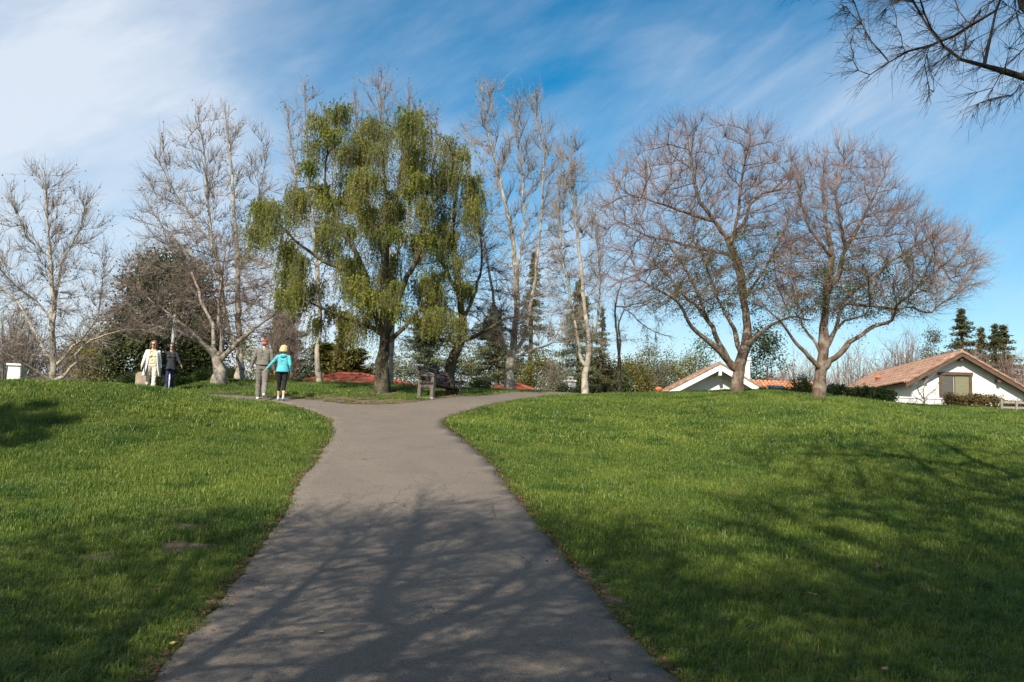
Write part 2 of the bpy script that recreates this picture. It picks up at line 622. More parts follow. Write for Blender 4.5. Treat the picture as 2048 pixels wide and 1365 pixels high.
UPPER = resample(smooth_line(resample(UPPER, .5), 3), .16)
for A in (LEFT, RIGHT, UPPER):          # ragged asphalt edge
    A += RNG.normal(0, .016, A.shape) + .012 * np.sin(np.arange(len(A))[:, None] * .31 + np.array([0, 2]))
POLY = np.concatenate([RIGHT, UPPER, LEFT[::-1]])


def inside(x, y, poly=POLY):
    c = np.zeros(x.shape, bool)
    j = len(poly) - 1
    for i in range(len(poly)):
        xi, yi = poly[i]
        xj, yj = poly[j]
        if yi != yj:
            c ^= ((yi > y) != (yj > y)) & (x < (xj - xi) * (y - yi) / (yj - yi) + xi)
        j = i
    return c


def edge_dist(x, y):
    """distance to the nearest point of the path outline"""
    out = np.full(x.shape, 1e9)
    P = POLY[::2]
    for k in range(0, len(x), 20000):
        dx = x[k:k + 20000, None] - P[None, :, 0]
        dy = y[k:k + 20000, None] - P[None, :, 1]
        out[k:k + 20000] = np.sqrt((dx * dx + dy * dy).min(1))
    return out


_gk = RNG.uniform(0, 6.28, (10, 2))
_gf = RNG.normal(0, 1.6, (10, 2))


def blot(x, y, s=1.0):
    v = 0
    for (a, b), (p_, q_) in zip(_gf, _gk):
        v = v + np.sin(a * x * s + p_) * np.sin(b * y * s + q_)
    return v / 5.0


BARE = [(-3.3, 9.2, .55, .5), (-3.9, 8.2, .6, .35), (-4.4, 10.6, .5, .35), (-2.95, 12.3, .3, .6), (-6.3, 23.9, 1.3, .45), (-3.9, 23.4, 1.5, .6), (-4.1, 25.2, .9, .7),
        (-9.5, 26.2, 1.8, .5), (-8.8, 28.6, 1.2, .9), (-1.9, 24.9, .7, .5), (5.6, 9.3, .35, .25), (1.05, 8.2, .25, .6)]


def dirt(x, y):
    e = edge_dist(x, y)
    v = .8 * np.exp(-(e / .19) ** 2) * (.75 + .6 * blot(x, y, 1.4))
    for bx, by, sx, sy in BARE:
        v = v + (1.25 if by > 15 else .38) * np.exp(-((x - bx) / sx) ** 2 - ((y - by) / sy) ** 2) * (.85 + .5 * blot(x, y, 3))
    v = v + .16 * np.maximum(blot(x, y, .8), 0) * np.exp(-(e / 2.2) ** 2)
    v = v + 1.1 * np.maximum(blot(x, y, 2.6) - .12, 0) * np.exp(-((x + 3.9) / 1.6) ** 2 - ((y - 9.6) / 2.6) ** 2)
    v = v * (1 + 1.2 * blot(x, y, 5.5) + .7 * blot(y, x, 9))
    return np.clip(v, 0, 1)


# ------------------------------------------------------------------ ground and path sheets
def axis(a, b, core0, core1, fine, growth=1.22):
    v = list(np.arange(core0, core1 + 1e-6, fine))
    s = fine
    while v[-1] < b:
        s *= growth
        v.append(v[-1] + s)
    s = fine
    while v[0] > a:
        s *= growth
        v.insert(0, v[0] - s)
    return np.array(v)


gx = axis(-700, 700, -19, 19, .2)
gy = axis(-60, 1200, -1, 33, .2)
GX, GY = np.meshgrid(gx, gy)
GZ = T(GX, GY)
gv = np.stack([GX, GY, GZ], -1).reshape(-1, 3)
nx, ny = len(gx), len(gy)
ii = (np.arange(ny - 1)[:, None] * nx + np.arange(nx - 1)[None]).ravel()
gme = np_mesh('ground', gv, np.stack([ii, ii + 1, ii + nx + 1, ii + nx], 1), smooth=True)
da = gme.attributes.new('dirt', 'FLOAT', 'POINT')
da.data.foreach_set('value', dirt(gv[:, 0], gv[:, 1]).astype(np.float32))
tag(link('ground', gme, M['soil']), 'grassy knoll with bare earth beside the path', 'ground', kind='structure')

from mathutils.geometry import delaunay_2d_cdt
px_, py_ = np.meshgrid(np.arange(-18, 6, .3), np.arange(-6, 33, .3))
px_, py_ = px_.ravel() + RNG.uniform(-.04, .04, px_.size), py_.ravel() + RNG.uniform(-.04, .04, px_.size)
k_ = inside(px_, py_)
px_, py_ = px_[k_], py_[k_]
k_ = edge_dist(px_, py_) > .12
pts = [Vector(q) for q in POLY] + [Vector((a, b)) for a, b in zip(px_[k_], py_[k_])]
nP = len(POLY)
vo_, _, fo_, *_ = delaunay_2d_cdt(pts, [], [list(range(nP))], 1, 1e-5)
pv = np.array([(q[0], q[1]) for q in vo_])
pz = T(pv[:, 0], pv[:, 1]) + .016
ed = edge_dist(pv[:, 0], pv[:, 1])
pme = bpy.data.meshes.new('path')
pme.from_pydata(np.c_[pv, pz].tolist(), [], [list(q) for q in fo_])
bm = bmesh.new()
bm.from_mesh(pme)
bmesh.ops.recalc_face_normals(bm, faces=bm.faces)
if sum(q.normal.z for q in bm.faces) < 0:
    bmesh.ops.reverse_faces(bm, faces=bm.faces)
bed = [e for e in bm.edges if e.is_boundary]
ret = bmesh.ops.extrude_edge_only(bm, edges=bed)      # the slab's crumbled side going down into the soil
for v in ret['geom']:
    if isinstance(v, bmesh.types.BMVert):
        v.co.z -= .06
bm.to_mesh(pme)
bm.free()
pme.polygons.foreach_set('use_smooth', np.full(len(pme.polygons), True))
tag(link('path', pme, M['asphalt']), 'worn grey asphalt footpath forking left and right at the top', 'path', kind='structure')


# ------------------------------------------------------------------ grass
def tuft(name, nb, rad, h0, h1, w, seed, lean=.55):
    g = np.random.default_rng(seed)
    a = g.uniform(0, 2 * np.pi, nb)
    r = rad * np.sqrt(g.uniform(0, 1, nb))
    base = np.stack([r * np.cos(a), r * np.sin(a), np.zeros(nb) - .01], 1)
    az = g.uniform(0, 2 * np.pi, nb)
    h = g.uniform(h0, h1, nb)
    ln = np.abs(g.normal(0, lean, nb)) * h
    d = np.stack([np.cos(az), np.sin(az), np.zeros(nb)], 1)
    sd = np.stack([-np.sin(az), np.cos(az), np.zeros(nb)], 1)
    ww = (w * g.uniform(.7, 1.3, nb))[:, None]
    mid = base + d * (ln * .35)[:, None] + np.array([0, 0, 1.]) * (h * .6)[:, None]
    tip = base + d * ln[:, None] + np.array([0, 0, 1.]) * (h * (1 - .25 * np.abs(ln / h)))[:, None]
    v = np.stack([base - sd * ww / 2, base + sd * ww / 2, mid + sd * ww * .42, mid - sd * ww * .42, tip], 1).reshape(-1, 3)
    k = np.arange(nb) * 5
    me = np_mesh(name, v, np.stack([k, k + 1, k + 2, k + 3], 1), np.stack([k + 3, k + 2, k + 4], 1))
    me.materials.append(M['grass'])
    return me


def grass_object(name, pts, rot, scl, tufts, label):
    col = bpy.data.collections.new(name + '_tufts')
    for k, me in enumerate(tufts):
        o = bpy.data.objects.new('%s_tuft' % name, me)
        col.objects.link(o)
    me = bpy.data.meshes.new(name)
    me.vertices.add(len(pts))
    me.vertices.foreach_set('co', np.asarray(pts, np.float32).ravel())
    a = me.attributes.new('rot', 'FLOAT_VECTOR', 'POINT')
    a.data.foreach_set('vector', np.asarray(rot, np.float32).ravel())
    a = me.attributes.new('scl', 'FLOAT', 'POINT')
    a.data.foreach_set('value', np.asarray(scl, np.float32))
    o = link(name, me, M['grass'])
    ng = bpy.data.node_groups.new(name, 'GeometryNodeTree')
    ng.interface.new_socket('Geometry', in_out='INPUT', socket_type='NodeSocketGeometry')
    ng.interface.new_socket('Geometry', in_out='OUTPUT', socket_type='NodeSocketGeometry')
    N, L = ng.nodes, ng.links
    gi, go = N.new('NodeGroupInput'), N.new('NodeGroupOutput')
    ip, ci = N.new('GeometryNodeInstanceOnPoints'), N.new('GeometryNodeCollectionInfo')
    ci.inputs['Collection'].default_value = col
    ci.inputs['Separate Children'].default_value = True
    ci.inputs['Reset Children'].default_value = True
    ra, sa = N.new('GeometryNodeInputNamedAttribute'), N.new('GeometryNodeInputNamedAttribute')
    ra.data_type = 'FLOAT_VECTOR'
    ra.inputs['Name'].default_value = 'rot'
    sa.data_type = 'FLOAT'
    sa.inputs['Name'].default_value = 'scl'
    L.new(gi.outputs[0], ip.inputs['Points'])
    L.new(ci.outputs[0], ip.inputs['Instance'])
    ip.inputs['Pick Instance'].default_value = True
    L.new(ra.outputs['Attribute'], ip.inputs['Rotation'])
    L.new(sa.outputs['Attribute'], ip.inputs['Scale'])
    L.new(ip.outputs[0], go.inputs[0])
    o.modifiers.new('grass', 'NODES').node_group = ng
    tag(o, label, 'grass', kind='stuff')


def scatter(y0, y1, dens, clear):
    n_ = int(dens * (y1 - y0) * 48)
    x = RNG.uniform(-24, 24, n_)
    y = RNG.uniform(y0, y1, n_)
    k = np.abs(x) < .78 * y + 2.6
    x, y = x[k], y[k]
    ins = inside(x, y)
    e = edge_dist(x, y)
    dd = dirt(x, y)
    keep = (~ins) & (e > clear) & (RNG.uniform(0, 1, len(x)) > dd * 1.25)
    x, y, dd = x[keep], y[keep], dd[keep]
    vig = 1 + .25 * blot(x, y, 1.1)
    sc = np.clip(vig, .65, 1.35) * RNG.uniform(.75, 1.25, len(x)) * (1 - .55 * dd)
    rot = np.stack([RNG.normal(0, .12, len(x)), RNG.normal(0, .12, len(x)), RNG.uniform(0, 6.28, len(x))], 1)
    return np.stack([x, y, T(x, y)], 1), rot, sc


near = [tuft('near', 34, .09, .03, .085, .0042, k, .95) for k in range(5)] + [tuft('near', 18, .05, .07, .13, .005, 9, .6)]
mid = [tuft('mid', 30, .13, .045, .10, .0065, 20 + k) for k in range(5)]
far = [tuft('far', 34, .20, .045, .095, .011, 40 + k, .45) for k in range(5)]
grass_object('near_grass', *scatter(1.5, 9.0, 320, .0), near, 'long green lawn grass nearest the viewer')
grass_object('middle_grass', *scatter(9.0, 17.0, 160, .015), mid, 'sunlit green lawn grass half way up the knoll')
grass_object('crest_grass', *scatter(17.0, 32.5, 75, .08), far, 'short green lawn grass along the crest of the knoll')


# ------------------------------------------------------------------ fallen leaves and litter
def flat_leaf(L_, W_, curl, seed, lobes=False):
    g = random.Random(seed)
    n_ = 9
    v = [(0, 0, .004)]
    for k in range(n_):
        a = 2 * math.pi * k / n_
        rr = 1.0 if not lobes else (1.0 if k % 2 == 0 else .62)
        rr *= g.uniform(.85, 1.1)
        x, y = L_ / 2 * math.cos(a) * rr, W_ / 2 * math.sin(a) * rr
        v.append((x, y, .004 + curl * (x * x + 1.6 * y * y) / (L_ * L_) * 4 + g.uniform(0, .004)))
    me = bpy.data.meshes.new('fallen_leaf')
    me.from_pydata(v, [], [(0, 1 + k, 1 + (k + 1) % n_) for k in range(n_)])
    me.update()
    return me


leaf_px = [(1762, 1150, 'big', 'curled tan dead leaf standing up in the shaded right lawn'), (1625, 1200, 'brown', 'flat brown dead leaf lying on the right lawn below the curled one'),
           (395, 914, 'tan', 'pale tan leaf lying in the sunny left lawn'), (640, 1272, 'yellow', 'small yellow leaf on the asphalt near the left path edge'),
           (462, 1217, 'yellow', 'yellow leaf at the left asphalt edge beside leaf litter'), (343, 1303, 'yellow', 'large pale yellow leaf beside the path at lower left'),
           (932, 1062, 'white', 'tiny whitish leaf scrap in the middle of the asphalt'), (1027, 980, 'tan', 'orange leaf at the right path edge in the sun'),
           (22, 961, 'brown', 'reddish leaf in the grass at the left picture edge'), (314, 1193, 'tan', 'dull tan leaf in the dark grass at lower left'),
           (1150, 1140, 'tan', 'pale leaf on the litter strip right of the path'), (1770, 1358, 'tan', 'tan leaf in the grass at the bottom right'),
           (1455, 1255, 'tan', 'small tan leaf in grass near the lower right path edge'), (1125, 826, 'brown', 'brown leaf on the far right lawn near the path bend'),
           (1178, 845, 'tan', 'pale speck of a leaf on the right lawn beyond the bend'), (1265, 804, 'tan', 'pale leaf high on the right lawn below the crest'),
           (1995, 1018, 'brown', 'brown leaf in the shadow at the right picture edge'), (890, 1120, 'white', 'thin pale twig scrap on the shaded asphalt')]
sizes = {'big': (.14, .11, .07), 'brown': (.11, .06, .02), 'tan': (.065, .045, .022), 'yellow': (.05, .036, .008), 'white': (.05, .012, .004)}
mats = {'big': 'dry_leaf', 'brown': 'dry_leaf', 'tan': 'dry_leaf', 'yellow': 'yellow_fallen', 'white': 'yellow_fallen'}
for k, (a, b, t, lab) in enumerate(leaf_px):
    g3 = ground(a, b)
    onp = inside(np.array([g3[0]]), np.array([g3[1]]))[0]
    o = link('fallen_leaf', flat_leaf(*sizes[t], 30 + k, t == 'big'), M[mats[t]])
    o.location = (g3[0], g3[1], Tz(g3[0], g3[1]) + (.018 if onp else .04))
    o.rotation_euler = (random.uniform(-.1, .1) + (.5 if t == 'big' else 0), random.uniform(-.1, .1), random.uniform(0, 6))
    tag(o, lab, 'leaf', 'fallen leaves on the lawn and path')

# brown litter lying along the asphalt edges
ne = 11000
src = np.concatenate([LEFT[(LEFT[:, 1] > 3) & (LEFT[:, 1] < 22)], RIGHT[(RIGHT[:, 1] > 3) & (RIGHT[:, 1] < 24)], UPPER[(UPPER[:, 1] < 26)]])
c2 = src[RNG.integers(0, len(src), ne)] + RNG.normal(0, 1, (ne, 2)) * RNG.choice([.05, .09, .3], (ne, 1), p=[.5, .35, .15])
keep = (~inside(c2[:, 0], c2[:, 1])) | (RNG.uniform(0, 1, ne) < .10)
c2 = c2[keep]
ne = len(c2)
c3 = np.stack([c2[:, 0], c2[:, 1], T(c2[:, 0], c2[:, 1]) + .022 + RNG.uniform(0, .018, ne)], 1)


def quads_mesh(name, c, d, s, ln, wd):
    """leaf shaped diamonds: centre c, long axis d, side axis s"""
    d = d * (ln / 2)[:, None]
    s = s * (wd / 2)[:, None]
    v = np.stack([c - d, c + s, c + d, c - s], 1).reshape(-1, 3)
    k = np.arange(len(c)) * 4
    return np_mesh(name, v, np.stack([k, k + 1, k + 2, k + 3], 1))


def unit(v):
    return v / np.maximum(np.linalg.norm(v, axis=1, keepdims=True), 1e-9)


dd_ = unit(RNG.normal(0, 1, (ne, 3)) * [1, 1, .25])
ss_ = unit(np.cross(dd_, [0, 0, 1.]) + RNG.normal(0, .25, (ne, 3)))
tag(link('leaf_litter', quads_mesh('leaf_litter', c3, dd_, ss_, RNG.uniform(.02, .06, ne), RNG.uniform(.012, .032, ne)), M['litter']),
    'brown crumbled leaf litter along the edges of the asphalt', 'leaf litter', kind='stuff')


# ------------------------------------------------------------------ branching trees
def space_colonise(limbs, attr, step, kill, infl, trop=(0, 0, .08), iters=70, inertia=.35):
    pos, par, lim = [], [], []
    for li, (pts_, ra, rb) in enumerate(limbs):
        P = resample(pts_, step)
        P[1:-1] += RNG.normal(0, step * .06, P[1:-1].shape)
        if li == 0:
            prev, start = -1, 0
        else:
            A = np.array(pos)
            prev, start = int(np.argmin(((A - P[0]) ** 2).sum(1))), 1
        for k in range(start, len(P)):
            pos.append(P[k])
            par.append(prev)
            t = k / (len(P) - 1)
            lim.append(ra + (rb - ra) * t)
            prev = len(pos) - 1
    n_l = len(pos)
    pos = np.array(pos)
    par = list(par)
    dirs = np.zeros_like(pos)
    for k in range(n_l):
        if par[k] >= 0:
            dirs[k] = pos[k] - pos[par[k]]
    dirs = unit(dirs)
    attr = attr.copy()
    best = np.full(len(attr), 1e9)
    bi = np.zeros(len(attr), int)

    def upd(new, off):
        for k0 in range(0, len(new), 400):
            D = np.sqrt(((attr[:, None] - new[None, k0:k0 + 400]) ** 2).sum(-1))
            j = D.argmin(1)
            dm = D[np.arange(len(attr)), j]
            m_ = dm < best
            best[m_] = dm[m_]
            bi[m_] = j[m_] + off + k0

    upd(pos, 0)
    trop = np.array(trop)
    for it in range(iters):
        alive = best > kill
        attr, best, bi = attr[alive], best[alive], bi[alive]
        use = best < infl
        if use.sum() < 3:
            break
        v = unit(attr[use] - pos[bi[use]])
        acc = np.zeros_like(pos)
        np.add.at(acc, bi[use], v)
        idx = np.unique(bi[use])
        g = unit(unit(acc[idx]) + inertia * dirs[idx] + trop + RNG.normal(0, .08, (len(idx), 3)))
        new = pos[idx] + g * step
        off = len(pos)
        # drop attractors that make no progress
        pos = np.concatenate([pos, new])
        dirs = np.concatenate([dirs, g])
        par += list(idx)
        old = best.copy()
        upd(new, off)
        stuck = use & (best >= old - 1e-4)
        best[stuck & (RNG.uniform(0, 1, len(best)) < .5)] = 0
    return pos, np.array(par), dirs, np.array(lim), n_l


def radii(par, n_l, lim, r_tip, R0):
    n_ = len(par)
    cnt = np.zeros(n_)
    haschild = np.zeros(n_, bool)
    haschild[par[par >= 0]] = True
    cnt[~haschild] = 1
    for k in range(n_ - 1, 0, -1):
        if par[k] >= 0:
            cnt[par[k]] += cnt[k]
    e = max(1.7, math.log(max(cnt[0], 3)) / math.log(R0 / r_tip))
    r = r_tip * np.maximum(cnt, 1) ** (1 / e)
    r[:n_l] = np.maximum(r[:n_l] * .8, lim)
    for k in range(n_ - 1, 0, -1):
        if par[k] >= 0 and r[par[k]] < r[k] * 1.0:
            r[par[k]] = r[k]
    r[:n_l] = np.where(r[:n_l] > lim * 1.12, lim * 1.12, r[:n_l])
    for k in range(1, n_):
        if r[k] > r[par[k]]:
            r[k] = r[par[k]]
    return r, cnt


def tubes(pos, par, r, sel, sides, rsmall=None):
    """tapering tubes for the edges (parent->node) in sel"""
    n_ = len(pos)
    tang = np.zeros_like(pos)
    has = par >= 0
    tang[has] = pos[has] - pos[par[has]]
    tang = unit(tang)
    # main child of every node
    mainc = np.full(n_, -1)
    order = np.argsort(r, kind='stable')
    for k in order:
        if par[k] >= 0:
            mainc[par[k]] = k
    nt = tang.copy()
    m_ = mainc >= 0
    nt[m_] = tang[m_] + tang[mainc[m_]]
    nt = unit(nt)
    ed = np.where(sel & has)[0]
    if len(ed) == 0:
        return None
    p_ = par[ed]
    is_main = mainc[p_] == ed
    t0 = np.where(is_main[:, None], nt[p_], tang[ed])
    r0 = np.where(is_main, r[p_], np.minimum(r[p_], r[ed] * 1.25))
    t1, r1 = nt[ed], r[ed]
    ang = np.arange(sides) * 2 * np.pi / sides

    def ring(c, t, rad):
        rad = rad * (1 + .10 * np.sin(c[:, 2] * 5.3 + c[:, 0] * 3) * np.sin(c[:, 2] * 2.1 + 1))
        ref = np.where(np.abs(t[:, 1:2]) > .93, np.array([[1., 0, .1]]), np.array([[0.05, 1., 0.03]]))
        a = unit(np.cross(t, ref))
        b = np.cross(t, a)
        return c[:, None] + (a[:, None] * np.cos(ang)[None, :, None] + b[:, None] * np.sin(ang)[None, :, None]) * (rad[:, None] * (1 + (.10 if sides > 6 else 0) * np.sin(2 * ang[None] + c[:, 2:3] * 1.7) + (.07 if sides > 6 else 0) * np.sin(4 * ang[None] + c[:, 2:3] * 2.3 + c[:, :1])))[..., None]

    v = np.stack([ring(pos[p_], t0, r0), ring(pos[ed], t1, r1)], 1).reshape(-1, 3)
    base = np.arange(len(ed))[:, None] * 2 * sides
    k = np.arange(sides)[None]
    kn = (k + 1) % sides
    q = np.stack([base + k, base + kn, base + sides + kn, base + sides + k], -1).reshape(-1, 4)
    return v, q


def twig_tubes(st, d, ln, r0, bend):
    """three sided two-segment twigs"""
    n_ = len(st)
    p1 = st + d * (ln * .5)[:, None]
    d2 = unit(d + bend)
    p2 = p1 + d2 * (ln * .5)[:, None]
    ang = np.arange(3) * 2.0944
    a = unit(np.cross(d, RNG.normal(0, 1, (n_, 3))))
    b = np.cross(d, a)
    off = a[:, None] * np.cos(ang)[None, :, None] + b[:, None] * np.sin(ang)[None, :, None]
    rr = r0[:, None, None]
    v = np.concatenate([st[:, None] + off * rr, p1[:, None] + off * rr * .75, p2[:, None] + off * rr * .35], 1).reshape(-1, 3)
    base = np.arange(n_)[:, None] * 9
    k = np.arange(3)[None]
    kn = (k + 1) % 3
    q = np.concatenate([np.stack([base + k, base + kn, base + 3 + kn, base + 3 + k], -1),
                        np.stack([base + 3 + k, base + 3 + kn, base + 6 + kn, base + 6 + k], -1)], 1).reshape(-1, 4)
    return v, q, p1, p2, d2


def twig_short(st, d, ln, r0):
    n_ = len(st)
    p2 = st + d * ln[:, None]
    ang = np.arange(3) * 2.0944
    a = unit(np.cross(d, RNG.normal(0, 1, (n_, 3))))
    b = np.cross(d, a)
    off = a[:, None] * np.cos(ang)[None, :, None] + b[:, None] * np.sin(ang)[None, :, None]
    rr = r0[:, None, None]
    v = np.concatenate([st[:, None] + off * rr, p2[:, None] + off * rr * .4], 1).reshape(-1, 3)
    base = np.arange(n_)[:, None] * 6
    k = np.arange(3)[None]
    kn = (k + 1) % 3
    return v, np.stack([base + k, base + kn, base + 3 + kn, base + 3 + k], -1).reshape(-1, 4), p2


def merge(parts):
    V, Q, o = [], [], 0
    for v, q in parts:
        V.append(v)
        Q.append(q + o)
        o += len(v)
    return np.concatenate(V), np.concatenate(Q)


def crown_points(env, Y, n_, depth=.9, shell=.42, seedz=None):
    """points filling a crown: env = [(py, xl, xr)...] outline in photograph pixels at distance Y"""
    env = np.array(env, float)
    py = np.linspace(env[0, 0], env[-1, 0], 200)
    xl = np.interp(py, env[:, 0], env[:, 1])
    xr = np.interp(py, env[:, 0], env[:, 2])
    w = (xr - xl) ** 2
    k = RNG.choice(200, n_, p=w / w.sum())
    yy = py[k] + RNG.uniform(-.5, .5, n_) * (py[1] - py[0])
    a = RNG.uniform(0, 2 * np.pi, n_)
    rr = RNG.uniform(0, 1, n_) ** shell
    half = (xr - xl)[k] / 2
    cx = (xr + xl)[k] / 2
    X = cx + half * rr * np.cos(a)
    dY = half / F * Y * depth * rr * np.sin(a)
    base = np.array([at(x_, y_, Y) for x_, y_ in zip(X, yy)])
    base[:, 1] += dY
    return base


def px_limb(pp, Y, dd, base_z=None):
    k = np.linspace(0, 1, len(pp))
    P = np.array([at(a, b, Y + dd * (t ** 1.2)) for (a, b), t in zip(pp, k)])
    return P


def bare_tree(name, label, base, Y, limbs, env, n_attr, bark, twig, R0, group, r_tip=.008, step=.28, twigs=2500, tl=(.35, .8), tr=.006,
              up=.25, sub=2, seeds=0, kill=.45, depth=.85, droop=0.0, thick=.028, fine=None, cat='tree'):
    root = empty(name, (0, 0, 0), 0, label, cat, group)
    bx = xat(base[0], Y, base[1])
    bz = Tz(bx, Y)
    LM = []
    for li, (pp, ra, rb, dd) in enumerate(limbs):
        P = px_limb(pp, Y, dd)
        if li == 0:
            P[0] = (bx, Y, bz - .12)
        LM.append((P, ra, rb))
    A = crown_points(env, Y, n_attr, depth)
    pos, par, dirs, lim, n_l = space_colonise(LM, A, step, kill, 6.0, (0, 0, .08 - droop))
    # relax the zigzag
    for _ in range(2):
        q = pos.copy()
        k = np.arange(n_l, len(pos))
        q[k] = .75 * pos[k] + .25 * pos[par[k]] + RNG.normal(0, .012, (len(k), 3))
        pos = q
    r, cnt = radii(par, n_l, lim, r_tip, R0)
    # root flare
    h = pos[:, 2] - bz
    fl = (np.abs(pos[:, 0] - bx) < .8) & (h < .6)
    r[fl] *= 1 + .28 * np.clip(1 - h[fl] / .55, 0, 1) ** 2
    loc = np.array([bx, Y, bz])
    root.location = loc
    pos = pos - loc
    big = r > thick
    tb = tubes(pos, par, r, big, 9)
    v, q = tb
    link('trunk', np_mesh('trunk', v, q, smooth=True), bark, root)
    parts = []
    tb = tubes(pos, par, r, ~big, 4)
    if tb:
        parts.append(tb)
    cand = np.where((r < thick * 1.6) & (np.arange(len(r)) > 3))[0]
    cen = pos[cand].mean(0)
    tip = np.zeros(len(pos), bool)
    tip[:] = True
    tip[par[par >= 0]] = False
    w = np.where(tip[cand], 1.3, 1.0)
    pick = RNG.choice(cand, twigs, p=w / w.sum())
    out = unit(pos[pick] - cen)
    d = unit(dirs[pick] * .8 + out * .45 + RNG.normal(0, .36, (twigs, 3)) + np.array([0, 0, up]))
    ln = RNG.uniform(tl[0], tl[1], twigs)
    st = pos[pick]
    bend = np.array([0, 0, up * .5 - droop]) + RNG.normal(0, .16, (twigs, 3))
    v, q, p1, p2, d2 = twig_tubes(st, d, ln, np.full(twigs, tr), bend)
    parts.append((v, q))
    ends = p2
    for s in range(sub):
        t = RNG.uniform(.2, 1, twigs)[:, None]
        st2 = p1 * (1 - t) + p2 * t if s % 2 == 0 else st * (1 - t) + p1 * t
        dn = unit(d2 + RNG.normal(0, .42, (twigs, 3)) + np.array([0, 0, up * .5 - droop]))
        v, q, a2 = twig_short(st2, dn, ln * RNG.uniform(.3, .7, twigs), np.full(twigs, tr * .75))
        parts.append((v, q))
        ends = np.concatenate([ends, a2])
    v, q = merge(parts)
    crown = link('crown', np_mesh('crown', v, q), twig, root)
    if seeds:
        e_ = ends[RNG.integers(0, len(ends), seeds)] - np.array([0, 0, .05])
        oc = np.array([(1, 0, 0), (-1, 0, 0), (0, 1, 0), (0, -1, 0), (0, 0, 1), (0, 0, -1)], float)
        rr = RNG.uniform(.018, .036, seeds)
        v = (e_[:, None] + oc[None] * rr[:, None, None]).reshape(-1, 3)
        tf = np.array([(0, 2, 4), (2, 1, 4), (1, 3, 4), (3, 0, 4), (2, 0, 5), (1, 2, 5), (3, 1, 5), (0, 3, 5)])
        tr_ = (np.arange(seeds)[:, None, None] * 6 + tf[None]).reshape(-1, 3)
        tag(link('seed_balls', np_mesh('seed_balls', v, None, tr_), M['seed'], root), kind='stuff')
    return root, pos, par, r, dirs, n_l


def leaf_cloud(name, cen, spread, per, ln, wd, mat, parent, flat=.0, down=0.0):
    """leaves gathered in clumps round the given centres"""
    n_ = len(cen) * per
    c = np.repeat(cen, per, 0) + RNG.normal(0, 1, (n_, 3)) * (spread if np.ndim(spread) == 0 else np.asarray(spread)[None])
    d = unit(RNG.normal(0, 1, (n_, 3)) + np.array([0, 0, -down]))
    s = unit(np.cross(d, unit(RNG.normal(0, 1, (n_, 3)) + np.array([0, 0, flat]))))
    return link(name, quads_mesh(name, c, d, s, RNG.uniform(*ln, n_), RNG.uniform(*wd, n_)), mat, parent)


SYC = 'pale bare sycamores along the crest'
# far left sycamore
bare_tree('sycamore_tree', 'pale bare sycamore at the far left beside the white chimney', (108, 767), 28, [
    ([(108, 780), (106, 703), (105, 648), (106, 593), (102, 538), (97, 465), (92, 391), (90, 350)], 0.126, 0.016, 0),
    ([(101, 761), (73, 743), (40, 723), (-5, 700)], 0.063, 0.020, -1.2),
    ([(113, 765), (139, 740), (154, 725), (151, 710), (175, 685), (205, 674), (256, 659), (293, 661)], 0.063, 0.012, -1.0),
    ([(110, 732), (139, 703), (176, 666), (200, 620), (205, 560)], 0.059, 0.016, .8),
    ([(99, 725), (80, 681), (62, 648), (40, 608), (11, 586), (-10, 560)], 0.067, 0.016, .6),
    ([(104, 640), (73, 600), (50, 590), (20, 560)], 0.038, 0.012, -.8),
    ([(106, 648), (117, 556), (125, 520), (157, 465), (170, 420)], 0.059, 0.014, .9),
    ([(100, 520), (60, 470), (30, 420)], 0.034, 0.010, -.6)],
    [(338, 55, 125), (400, 10, 195), (480, -25, 215), (580, -40, 225), (670, -45, 215), (735, -20, 190)], 900, M['bark_pale'], M['twig_pale'], .17, SYC, twigs=2300, seeds=420, tr=.007)
# tall sycamore behind the umbrella shaped tree
bare_tree('sycamore_tree', 'tall pale bare sycamore left of the weeping green tree', (478, 776), 30.5, [
    ([(478, 778), (480, 735), (480, 695), (476, 611), (476, 520), (469, 446), (465, 355), (458, 290), (450, 225)], 0.143, 0.016, .3),
    ([(478, 700), (458, 666), (445, 600), (440, 540), (425, 483), (417, 410), (408, 300), (395, 228)], 0.084, 0.016, -.6),
    ([(474, 560), (500, 470), (520, 380), (535, 300)], 0.050, 0.012, .7),
    ([(430, 500), (380, 430), (340, 370), (315, 320)], 0.046, 0.011, -.8),
    ([(440, 560), (370, 500), (320, 450), (290, 395)], 0.042, 0.011, .8)],
    [(210, 385, 470), (270, 350, 520), (340, 300, 552), (430, 275, 562), (530, 300, 565), (620, 340, 560)], 1000, M['bark_pale'], M['twig_pale'], .19, SYC, twigs=2800, seeds=450, tr=.007, up=.4)
bare_tree('sycamore_tree', 'slim pale sycamore trunk behind the red roofline, left of the weeping tree', (640, 775), 31, [
    ([(640, 778), (636, 731), (634, 706), (639, 670), (640, 640), (632, 500), (618, 350), (609, 180)], 0.101, 0.014, 0),
    ([(636, 540), (660, 430), (668, 330), (655, 250)], 0.042, 0.011, .6),
    ([(632, 500), (600, 400), (585, 300), (575, 240)], 0.042, 0.011, -.6)],
    [(158, 595, 625), (220, 568, 645), (300, 562, 670), (420, 570, 690), (600, 590, 680)], 420, M['bark_pale'], M['twig_pale'], .13, SYC, twigs=1000, seeds=160, tr=.007, up=.4)
